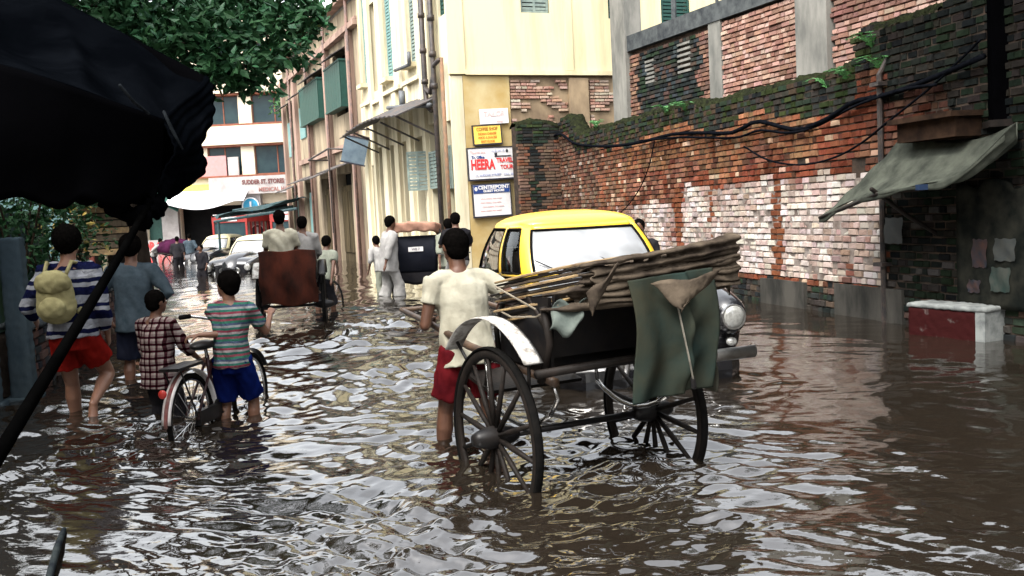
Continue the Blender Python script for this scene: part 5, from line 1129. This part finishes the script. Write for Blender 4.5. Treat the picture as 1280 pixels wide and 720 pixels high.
# red buses crossing at the end of the street
def bus(label,loc,rz,sc=1):
    r=thing('bus',label,'bus',loc,rz); r.scale=(sc,)*3
    Rp=mat('bus_red',(.26,.02,.015),(.18,.015,.012),.4,2,0); 
    g=MB(); g.bb(-1.15,1.15,-7,-.05,.5,1.25); g.bb(-1.15,1.15,-7,-.0,2.3,2.75); g.bb(-1.14,-1.02,-.12,0,1.25,2.3); g.bb(1.02,1.14,-.12,0,1.25,2.3)
    for k in range(6): g.bb(-1.14,-1.06,-7+k*1.15,-6.8+k*1.15,1.25,2.3); g.bb(1.06,1.14,-7+k*1.15,-6.8+k*1.15,1.25,2.3)
    g.build('body',Rp,r)
    g=MB(); g.bb(-1.0,1.0,-.10,-.06,1.26,2.29); g.build('windscreen',M_glass,r)
    g=MB(); g.bb(-1.16,1.16,-.04,.03,.95,1.12); g.build('white_band',M_wp,r)
    g=MB(); g.bb(-.5,.5,.0,.03,2.38,2.66); g.build('destination_board',M_wp,r)
    for sx in(-1,1): g=MB(); g.loft([(sx*.8,-.0,.78),(sx*.8,.05,.78)],[.13,.12],14,cap='flat'); g.build('headlight',M_lens,r)
    g=MB(); g.bb(-1.2,1.2,-.02,.12,.42,.58); g.build('bumper',M_chrm,r)
    for sx in(-1,1):
        for y in(-1.3,-5.4): g=MB(); g.ring((sx*.98,y,.48),.36,.11,'x',n=20,m=6); g.build('wheel',M_tyre,r)
    g=MB(); g.bb(-1.10,1.10,-6.9,-.2,2.751,2.85); g.build('roof',M_wp,r)
    return r
bus('red bus with white band standing in the left opening at the street end',(-14.95,53.5,-.35),R(180),.82)
bus('red bus half hidden behind the stall canopy at the street end',(-10.9,49.5,-.5),R(172),.85)
# ================================================================ helpers: a pixel of the calibrated camera at a real distance
def at(px,py,Y):
    d=cf+cr*((px-640)/1244)-cu*((py-360)/1244); t=Y/d.y; return V((0,0,CH))+d*t
def onwater(px,py,z=0):
    d=cf+cr*((px-640)/1244)-cu*((py-360)/1244); return V((0,0,CH))+d*((z-CH)/d.z)
def wallp(px,py,out=0.12):
    """point on the street face of the long brick wall, in world space"""
    o=V((4.15,10.32,0)); n=V((-.9703,-.2419,0)); d=cf+cr*((px-640)/1244)-cu*((py-360)/1244)
    t=(o+n*out).dot(n)/d.dot(n); return V((0,0,CH))+d*t
# ================================================================ FOREGROUND TARPAULIN
AW=thing('tarpaulin_awning','black sagging tarpaulin awning on a leaning pole filling the top left foreground','awning',(-2.2,3.6,GZ))
def loc(p,o): return V(p)-V(o.location)
M_tarp=mat('black_tarpaulin',(.0014,.0018,.0026),(.0045,.0055,.0075),.8,3,.5,dist=.012,lo=.45,hi=.8,spec=.06); M_tarpk=mat('shade_black_cloth',(.0012,.0012,.0015),(.002,.002,.0025),1,3,.2,spec=.0)  # skirts blacker than the canopy: their shade is put into the colour
top=[at(-260,-260,5.4),at(-60,-75,5.2),at(60,-8,5.0),at(150,40,4.8),at(215,74,4.6),at(256,95,4.35)]
bot=[at(-260,-10,3.3),at(-60,62,3.3),at(40,92,3.35),at(105,114,3.45),at(160,134,3.6),at(205,150,3.75)]
def cr_(P,t):
    n=len(P)-1; x=min(max(t,0),.99999)*n; i=int(x); f=x-i; p0=P[max(i-1,0)];p1=P[i];p2=P[i+1];p3=P[min(i+2,n)]
    return .5*((2*p1)+(p2-p0)*f+(2*p0-5*p1+4*p2-p3)*f*f+(3*p1-p0-3*p2+p3)*f**3)
def roof(u,v):
    p=lerp(cr_(top,u),cr_(bot,u),v); fold=.030*math.sin(u*11+v*3)+.022*math.sin(u*23-v*6)+.03*math.exp(-((u-.42-.16*v)/.03)**2)
    p=p+V((0,0,-.10*math.sin(math.pi*v)+fold*math.sin(math.pi*min(1,v*1.1)))); return loc(p,AW)
g=MB(); g.grid(roof,70,26); g.build('canopy',M_tarp,AW,sm=True,solid=.008)
corner=[at(256,95,4.35),at(262,118,4.25),at(267,150,4.15),at(258,185,4.1),at(250,215,4.05),at(222,240,4.0)]
low=[at(205,150,3.75),at(212,172,3.74),at(216,195,3.74),at(210,215,3.74),at(202,235,3.74),at(195,250,3.76)]
def side(u,v): 
    p=lerp(cr_(corner,v),cr_(low,v),u); return loc(p+V(((.02*math.sin(v*9+u*5)+.009*math.sin(v*41)*math.sin(v*23+1))*(1-.6*u),0,.02*math.sin(u*14)*v+.018*math.sin(u*21)*v*v)),AW)
g=MB(); g.grid(side,24,70); g.build('side_flap',M_tarp,AW,sm=True,solid=.008)
hem=[at(-260,252,3.3),at(-60,252,3.3),at(40,254,3.35),at(105,254,3.45),at(160,252,3.6),at(195,250,3.76)]
def skirt(u,v):
    p=lerp(cr_(bot,u),cr_(hem,u),v); return loc(p+V((0,.05*math.sin(u*9+2*math.sin(v*2+u*5))*v,.02*math.sin(u*23)*v)),AW)
g=MB(); g.grid(skirt,80,16); g.build('front_skirt',M_tarpk,AW,sm=True,solid=.008)
hemb=[at(-260,240,5.2),at(-60,244,5.2),at(60,250,5.0),at(150,252,4.6),at(222,240,4.0)]; topb=[at(-260,-260,5.4),at(-60,-75,5.2),at(60,-8,5.0),at(150,40,4.8),at(256,95,4.35)]
g=MB(); g.grid(lambda u,v: loc(lerp(cr_(topb,u),cr_(hemb,u),v)+V((0,.05*math.sin(u*17)*v,.02*math.sin(u*37)*v)),AW),50,14); g.build('rear_skirt',M_tarpk,AW,sm=True,solid=.008)
g=MB(); g.loft([loc(at(150,107,3.45),AW),loc(at(168,128,3.5),AW),loc(at(186,142,3.6),AW)],[.006,.006,.005],6); g.build('rope',mat('grey_rope',(.03,.035,.04),(.012,.014,.016),.9,20,.3),AW,sm=True); g=MB(); g.loft([loc(at(205,140,3.7),AW),loc(at(214,160,3.7),AW),loc(at(228,186,3.75),AW)],[.006,.007,.004],6); g.build('rope',mat('grey_rope',(.03,.035,.04),(.012,.014,.016),.9,20,.3),AW,sm=True)
pt,pb=at(186,255,3.74),at(0,566,2.35); pe=pt+(pb-pt)*1.9
g=MB(); g.loft([loc(pt+(pt-pb)*.06,AW),loc(lerp(pt,pb,.3)+V((.01,0,.006)),AW),loc(lerp(pt,pb,.6)-V((0,0,.006)),AW),loc(pb,AW),loc(pe,AW)],[.012,.014,.016,.018,.02],10); g.build('leaning_pole',mat('black_pole',(.001,.001,.001),(.002,.002,.002),.8,9,.3),AW,sm=True)
g=MB()
for (px,py,Y,a,b) in ((150,262,3.7,.045,.04),(163,270,3.68,.03,.035),(192,258,3.76,.05,.05),(178,272,3.68,.035,.05),(140,256,3.66,.05,.025)): g.ell(loc(at(px,py,Y),AW),(a,.04,b))
fuse(g,'tied_rags',M_tarpk,AW,.012,1,wrinkle=.008,wscale=60)
# ================================================================ LEFT SIDE
M_bluep=mat('blue_grey_paint',(.045,.065,.08),(.11,.14,.15),.8,3,.3,streak=.3,lo=.4,hi=.75)
for x,y,w,zt,lab in ((-4.34,8.15,.15,1.75,'flaking blue grey concrete post, the taller of two by the jumper wearer'),(-4.20,8.42,.19,1.37,'flaking blue grey concrete post, the shorter of two by the jumper wearer')):
    r=thing('concrete_post',lab,'post',(x,y,-.3),R(12),'blue grey posts at the left wall'); g=MB(); g.box((0,0,(zt+.3)/2),(w,w,zt+.3),None,None,.9); fuse(g,'shaft',M_bluep,r,.02,1,wrinkle=.004,wscale=30)
    g=MB(); g.box((0,0,.16),(w*1.5,w*1.4,.32)); fuse(g,'base',M_bluep,r,.02,1,wrinkle=.004,wscale=30)
LW=wallframe('low_brick_wall','low brick wall with a pale sloping cap running back behind the jumper wearer','wall',-5.75,14.2,.258,-.966)
# local +x toward the camera; local -y faces... street is to the right (+x world) so face = local +y; bricks laid on a turned frame
LWf=wallframe('tmpf','x','x',-4.22,8.5,-.258,.966)
bpy.data.objects.remove(LW); LW=LWf; LW.name='low_brick_wall'; tag(LW,'low brick wall with a pale sloping cap running back behind the jumper wearer','wall')
def lcol(x,z,r): return jit(r.choice([(.10,.06,.055),(.07,.06,.06),(.13,.08,.07),(.05,.055,.06),(.16,.12,.10)]),r)
LW.rotation_euler=(0,0,math.atan2(.966,-.258)); 
lay(LW,0,6.6,-.02,lambda x:.56,lcol,.25,.07,.013,seed=21,y=0,single=lambda x,z:x)
g=MB(); g.bb(0,6.6,.0,.2,-.35,.55); g.build('wall_core',M_mortar,LW)
g=MB(); g.grid(lambda u,v:(lerp(0,6.6,u),lerp(-.09,.24,v),.575+.05*math.sin(math.pi*v)+.012*math.sin(u*60)),60,6); g.build('cap',mat('pale_cap',(.10,.115,.12),(.04,.045,.05),.9,5,.4),LW,sm=True,solid=.04)
BWl=thing('mossy_wall','tall dark mossy plastered wall behind the blue grey posts','wall',(-4.9,8.2,-.3),math.atan2(.966,-.258))
M_mw=mat('mossy_plaster',(.035,.06,.035),(.05,.075,.085),.95,2.2,.5,streak=.5)
g=MB(); g.grid(lambda u,v:(lerp(-2.5,5.5,u),.03*fbm(u*9,v*4),lerp(0,1.95+.06*math.sin(u*21),v)),60,20); g.build('plaster_face',M_mw,BWl,sm=True,solid=.15)
def plant(name,label,cat,c,r,n,size,m,group=None,sz=None):
    o=thing(name,label,cat,c,0,group); g=MB(); leaves(g,(0,0,r[2]*.9),r,n,size); g.build('foliage',m,o)
    g=MB(); 
    for k in range(4): a=random.uniform(0,6.28); g.tube([(0,0,-.15),(math.cos(a)*r[0]*.3,math.sin(a)*r[1]*.3,r[2]*.5),(math.cos(a)*r[0]*.6,math.sin(a)*r[1]*.6,r[2]*1.1)],.012,5)
    g.build('stem',mat('bark',(.07,.05,.035)),o); return o
M_yl=mat('yellow_leaf',(.28,.19,.02),(.04,.06,.015),.6,3,0)
plant('yellow_leaved_shrub','shrub with yellow and orange leaves above the mossy wall','shrub',at(92,268,12.5)+V((0,0,-.5)),(.45,.4,.35),110,.10,M_yl)
for k,(px,py,Y,s_) in enumerate(((45,262,11,.6),(70,285,12.5,.7),(20,250,10.5,.6))):
    plant('dark_shrub',['dark leafy shrub nearest the taller blue grey post','dark leafy shrub behind the head of the jumper wearer','dark leafy shrub under the left of the tarpaulin'][k],'shrub',at(px,py,Y)+V((0,0,-.8)),(s_,.5,.75),700,.09,M_leaf)
# timber stall
TS=thing('timber_stall','weathered timber stall with slatted panel and hanging posts at the left up the street','stall',(-6.6,16.2,-.3),R(8))
M_tim=mat('weathered_timber',(.20,.16,.11),(.10,.08,.06),.9,9,.4,streak=.2)
for k in range(8): g=MB(); g.bb(-.45,.42,-.03,.0,1.30+k*.115,1.30+k*.115+.095); g.build('slat',M_tim if k%3 else M_slat,TS)
for k,c in enumerate(((.20,.16,.11),(.30,.10,.08),(.45,.40,.28),(.12,.10,.09),(.38,.2,.14))): g=MB(); x=-.42+k*.2; g.bb(x,x+.07,-.05,.03,0,1.29); g.build('post',mat('post%d'%k,c,None,.9,8,.2),TS)
g=MB(); g.bb(-.6,.55,-.5,.6,2.25,2.33); g.build('roof_board',M_tim,TS); g=MB(); g.bb(-.5,.5,.4,.45,0,2.24); g.build('back_panel',mat('stall_dark',(.03,.026,.022),None,.9),TS)
TW=thing('painted_house','narrow turquoise and cream house side at the left up the street','house',(-11.3,27,-.4),R(10))
M_teal=mat('turquoise_wash',(.16,.27,.27),(.10,.17,.18),.9,2,.2,streak=.4)
g=MB(); g.bb(-7,.55,0,3,0,3.6); g.build('wall',M_teal,TW); g=MB(); g.bb(-7.1,.65,-.15,3.1,3.6,3.8); g.build('roof',mat('rust_tin',(.30,.16,.09),(.2,.12,.08),.8,3,.3),TW)
g=MB(); g.bb(-.45,.15,-.04,0,.3,2.3); g.build('door',mat('door_cream',(.5,.42,.28),(.35,.3,.2),.8),TW); g=MB(); g.bb(-2.4,-1.4,-.04,0,1.2,2.4); g.build('window',M_dark,TW)
# tree
TR_=thing('street_or_added_tree','dark green leafy tree hanging over the street from the left','tree',(-4.80,13.0,-.35))
M_bark=mat('bark_dark',(.045,.035,.028),(.02,.017,.014),.95,9,.8,streak=.35)
o0=V(TR_.location)
g=MB(); g.loft([(0,0,0),(.02,0,1.2),(-.03,-.1,2.4),(.05,-.4,3.6),(.1,-.8,4.8),(.3,-1.4,6)],[.13,.10,.09,.09,.08,.05],10); g.build('trunk',M_bark,TR_,sm=True)
clumps=[(70,-12,8.6,.55),(120,8,8.8,.5),(165,-10,9.2,.5),(185,38,9.0,.40),(225,20,9.4,.45),(235,62,9.0,.30),(265,35,9.0,.42),(285,72,8.9,.30),(300,20,9.6,.5),(315,85,8.8,.24),(335,45,9.2,.38),(350,5,9.8,.5),(372,30,9.3,.24),(355,70,9.0,.20),(386,14,9.3,.16),(300,102,8.8,.15),(270,90,8.8,.20),(150,28,8.8,.3),(205,48,8.8,.28),(250,0,10.4,.4),(330,0,10.6,.35),(180,10,10.4,.5)]
g=MB()
for px,py,Y,s_ in clumps:
    c=at(px,py,Y)-o0; e=V((.1,-1.2,5.2)) if py<0 else V((.05,-.5,3.8))
    g.loft([e,lerp(e,c,.5)+V((0,0,.25)),c],[.045,.03,.012],6)
    for k in range(3): g.loft([lerp(e,c,.75)+V((0,0,.1)),c+V((random.uniform(-1,1),random.uniform(-1,1),random.uniform(-.8,.4)))*s_*.8],[.012,.005],4)
for x,y,z,s_ in ((-4.6,9.6,4.9,1),(-5.6,7.8,4.9,1),(-5.4,5.6,4.6,1),(-6.6,9.5,5.0,1),(-4.6,3.9,4.5,1),(-3.9,5.4,4.7,1)):
    e=V((.05,-.4,3.6)); c=V((x,y,z+.3))-o0; g.loft([e,lerp(e,c,.5)+V((0,0,.3)),c],[.07,.05,.02],6)
g.build('branches',M_bark,TR_,sm=True)
g=MB(); g2=MB()
over=[(-4.6,9.6,4.9,1.1),(-5.6,7.8,4.9,1.2),(-4.4,7.0,4.9,.95),(-5.4,5.6,4.6,1.1),(-6.6,9.5,5.0,1.2),(-3.9,5.4,4.5,.8),(-6.6,6.6,5,1.2),(-4.6,3.9,4.3,.9),(-5.2,11.6,5.4,1.2),(-3.7,10.5,5.2,.9),(-2.9,9.6,5.1,.6),(-4.2,12.8,6.0,1.0),(-2.55,5.3,4.7,.75),(-3.0,7.0,4.9,.8),(-2.15,4.1,4.6,.65),(-3.4,8.6,5.0,.8),(-2.9,3.2,4.4,.8)]  # unseen clumps added overhead to darken the water and people below
for x,y,z,s_ in over:
    c=V((x,y,z+.35))-o0; n=int(900*s_**2); leaves(g if s_>1 else g2,c,(s_,s_*1.1,s_*.5),n,.14)
for px,py,Y,s_ in clumps:
    c=at(px,py,Y)-o0; n=int(760*s_**1.9)+45
    leaves(g,c,(s_,s_*1.1,s_*.62),n,.115); leaves(g2,c+V((0,0,.05)),(s_*1.08,s_*1.1,s_*.7),int(n*.45),.11)
    for k in range(5):   # sprigs past the outline
        q=c+V((random.uniform(-1,1),random.uniform(-.5,.5),random.uniform(-1,.3)))*s_*1.05; leaves(g2,q,(.09,.09,.09),9,.09)
g.build('crown',M_leaf,TR_); g2.build('crown',mat('leaf_emerald',(.025,.10,.035),(.010,.04,.02),.5,3,0,spec=.25),TR_)
# ================================================================ RIGHT: cables, plants, tarp, plinth, post
M_cab=mat('black_cable',(.003,.0035,.005),(.008,.009,.012),.8,20,.1)
def cable(label,pts,r,out=.13):
    P=[wallp(x,y,out+(.03*math.sin(i*1.7) if i else 0)) for i,(x,y) in enumerate(pts)]; o=P[0]; Q=[]
    for k in range(41): Q.append(cr_(P,k/40)-o)
    g=MB(); g.tube(Q,r,7); ob=g.build('cable',M_cab,sm=True); ob.location=o; tag(ob,label,'cable','cables strung along the brick wall')
cable('thick black cable looping from the wall end past the moss to the dark corner',[(692,186),(690,172),(702,168),(720,180),(760,183),(800,178),(840,168),(880,166),(915,166),(945,152),(975,158),(1000,162),(1035,148),(1066,128),(1110,118),(1160,100),(1230,70)],.028)
cable('second black cable running beside the thick one over the whitewash',[(800,176),(845,172),(880,172),(920,172),(950,163),(985,166),(1020,158),(1070,132),(1130,112),(1170,106)],.016,.16)
cable('thin cable sagging low across the red bricks under the moss',[(930,183),(960,200),(1000,206),(1040,198),(1075,180),(1110,152),(1160,112),(1205,70),(1225,50)],.012,.18)
cable('thin black wire hanging down to the taxi roof',[(818,176),(812,205),(800,235),(782,260),(765,273)],.010,.14)
for k,(px,py,lab) in enumerate(((858,140,'bright green fern on the wall top by the dark infill'),(835,143,'small pale fern on the wall top left of the bigger fern'),(1060,102,'green weed on the wall step under the wide concrete column'),(1090,60,'trailing green weed on the raised dark wall'),(1035,112,'small green weed growing from the moss below the wide column'),(745,160,'dark weed tuft on the wall top near the far end'),(1100,88,'green weed under the trailing one at the wall step'))):
    p=wallp(px,py,.05); o=thing('wall_plant',lab,'plant',p,0,'weeds growing on the brick wall'); g=MB()
    for j in range(16 if k<5 else 9):
        a=random.uniform(0,6.28); l=random.uniform(.12,.3); u=V((math.cos(a),math.sin(a),0)); pts=[u*l*t+V((0,0,.18*math.sin(t*2.2)*(.6+l))) for t in(0,.3,.6,1)]
        for i in range(3):
            q=pts[i]; e=pts[i+1]; w=u.cross(V((0,0,1)))
            for sg in(-1,1):
                for f in(.2,.7): b=lerp(q,e,f); g.add([b,b+w*sg*.055+(e-q)*.3,b+(e-q)*.35+w*sg*.02],[(0,1,2)])
        g.tube([pts[0],pts[1],pts[2],pts[3]],.004,4)
    g.build('fronds',mat('fern_green',(.07,.22,.06),(.04,.13,.04),.6,9,0),o)
T=thing('side_tarpaulin','grey green tarpaulin stretched from the brick wall over a leaning prop at the right','tarpaulin',wallp(1130,170,.1))
M_gt=mat('grey_green_tarp',(.085,.092,.074),(.038,.042,.035),.85,4,.4,dist=.01)
up=[wallp(1130,170,.12),wallp(1180,178,.14),wallp(1225,172,.14),wallp(1272,152,.12)]
dn=[at(1024,272,10.75),at(1052,258,10.2),at(1096,240,9.55),at(1150,232,9.0),at(1203,214,8.6),at(1270,157,8.35)]
def tp(u,v):
    p=lerp(cr_(up,u),cr_(dn,u),v); return p-V(T.location)+V((0,0,-.12*math.sin(math.pi*v)*(.3+u)+.018*math.sin(u*17+v*4)*v+.012*math.sin(v*21+u*6)-.05*math.exp(-((v-.85)/.05)**2)*u))
g=MB(); g.grid(tp,50,36); g.build('sheet',M_gt,T,sm=True,solid=.006)
g=MB(); g.grid(lambda u,v:cr_(dn,u*.95)-V(T.location)+V((.01*math.sin(u*30),0,-.05*v*(1+.5*math.sin(u*19)))),50,3); g.build('hanging_hem',M_gt,T,sm=True,solid=.006)
g=MB(); g.loft([dn[2]-V(T.location)+V((-.05,0,.03)),wallp(1135,270,.35)-V(T.location),wallp(1174,294,.02)-V(T.location)],[.022,.024,.024],8); g.build('prop_pole',M_wood,T,sm=True)
g=MB(); g.loft([dn[0]-V(T.location),dn[1]-V(T.location)-V((0,0,.03)),dn[2]-V(T.location)-V((0,0,.02))],[.014,.02,.02],6); g.build('front_pole',M_wood,T,sm=True)
g=MB(); g.box((0,0,0),(.10,.06,.05)); o=g.build('tied_knot',mat('blue_rag',(.03,.05,.10),None,.9),T); o.location=at(1153,234,8.95)-V(T.location)
PB=thing('painted_plinth','peeling dark red concrete plinth with white top and end standing in the water','plinth',(4.15,9.28,-.3),math.atan2(-.894,.447))
M_pr=mat('peeling_red',(.035,.009,.009),(.10,.075,.07),.8,7,.4,lo=.60,hi=.68); M_pw=mat('plinth_white',(.27,.285,.275),(.12,.13,.13),.8,7,.3,lo=.4,hi=.7)
g=MB(); g.bb(-.43,.33,-.15,.15,0,.565); fuse(g,'block',M_pr,PB,.02,1,wrinkle=.003,wscale=20)
g=MB(); g.bb(-.44,.445,-.162,.16,.566,.612); fuse(g,'top_slab',M_pw,PB,.015,1,wrinkle=.003,wscale=25)
g=MB(); g.bb(.331,.43,-.155,.155,0,.565); g.build('white_end',M_pw,PB)
bt=thing('dark_timber','thick black timber upright fixed high on the brick wall at the right edge','post',wallp(1258,150,.0)); 
g=MB(); g.box((0,0,.85),(.26,.2,1.75)); g.build('upright',M_tarpk,bt,rot=(0,0,R(-14))); g=MB(); g.box((.0,0,-.03),(.34,.3,.06)); g.build('bearing_block',M_wood,bt,rot=(0,0,R(-14)))
st=onwater(80,662,.01); e_=onwater(62,722,.03)
g=MB(); g.loft([V((0,0,0)),(e_-st)*.5+V((0,0,.015)),(e_-st)*1.3],[.012,.016,.014],7); o=g.build('floating_stick',mat('pale_stick',(.05,.06,.06),(.02,.025,.03),.8,9,.3),sm=True); o.location=st; tag(o,'pale stick floating in the dark water at the bottom left','stick')

# tree added behind the wall at the right: unseen crown shades wall and water
T2_=thing('street_or_added_tree','added dark tree behind the brick wall at the right edge, its unseen crown shading wall and water','tree',(5.35,8.5,-.3))
g=MB(); g.loft([(0,0,0),(-.05,0,2.6),(-.1,0,3.6),(-.2,.1,4.8),(-.2,.1,6)],[.26,.2,.18,.14,.08],12); g.build('trunk',M_bark,T2_,sm=True)
ov=[(4.9,8.4,4.5,1.1),(4.0,7.6,4.6,.95),(5.9,9.6,5.0,1.2),(3.8,9.2,5.0,.9),(5.2,6.8,4.6,1.2),(4.2,5.9,4.6,1.0),(6.4,7.8,5,1.3),(4.9,10.6,5.2,.9),(3.4,6.6,5.0,.8),(5.0,5.0,4.6,1.1)]
g=MB(); gb=MB()
for x,y,z,s_ in ov:
    c=V((x,y,z+.25))-V(T2_.location); leaves(g,c,(s_,s_*1.1,s_*.6),int(900*s_**2),.14); e=V((-.1,0,3.6)); gb.loft([e,lerp(e,c,.5)+V((0,0,.35)),c],[.08,.05,.02],6)
g.build('crown',M_leaf,T2_); gb.build('branches',M_bark,T2_,sm=True)

# ================================================================ the rest of the street round the camera: unseen house fronts added to block sky light
M_hw=mat('ochre_shade_house_wash',(.34,.27,.18),(.18,.14,.10),.9,1.2,.2,streak=.3); M_hg=mat('grey_shade_house_wash',(.24,.23,.21),(.13,.125,.115),.9,1.2,.2,streak=.3)
def house(label,ox,oy,rz,length,height,depth,m):
    r=thing('shade_house',label,'house',(ox,oy,-.4),rz); ops=[]
    n=int(length/2.6)
    for k in range(n):
        x=(k+.5)*length/n
        ops+= [(x-.5,x+.5,1.1,2.7),(x-.5,x+.5,4.4,6.0)]
        if height>8.4: ops.append((x-.5,x+.5,7.3,8.3))
    facade(r,'x',0,length,0,height,ops,m,t=.3)
    g=MB(); g.bb(0,.3,.301,depth,0,height); g.bb(length-.3,length,.301,depth,0,height); g.bb(.3,length-.3,depth-.3,depth,0,height); g.build('outer_wall',m,r)
    g=MB(); g.bb(-.2,length+.2,-.2,depth+.2,height,height+.18); g.build('roof',M_conc,r)
    for a,b,z0,z1 in ops: g=MB(); g.bb(a,b,.14,.18,z0,z1); w=g.build('window',M_dark,r)
    return r
house('added unseen ochre house front on the left beside the awning, nearest the photographer',-6.4,-5,R(103),12.5,8.6,5,M_hw)
house('added unseen grey house front on the left behind the mossy wall and shrubs',-9.4,7.4,R(105),13,8.2,5,M_hg)
house('added unseen ochre house closing the street behind the photographer',9.5,-11,math.pi,18,9.2,5,M_hw)
house('added unseen grey house on the right behind the brick wall near the photographer',7.5,8.4,R(-80),17,8.9,5,M_hg)
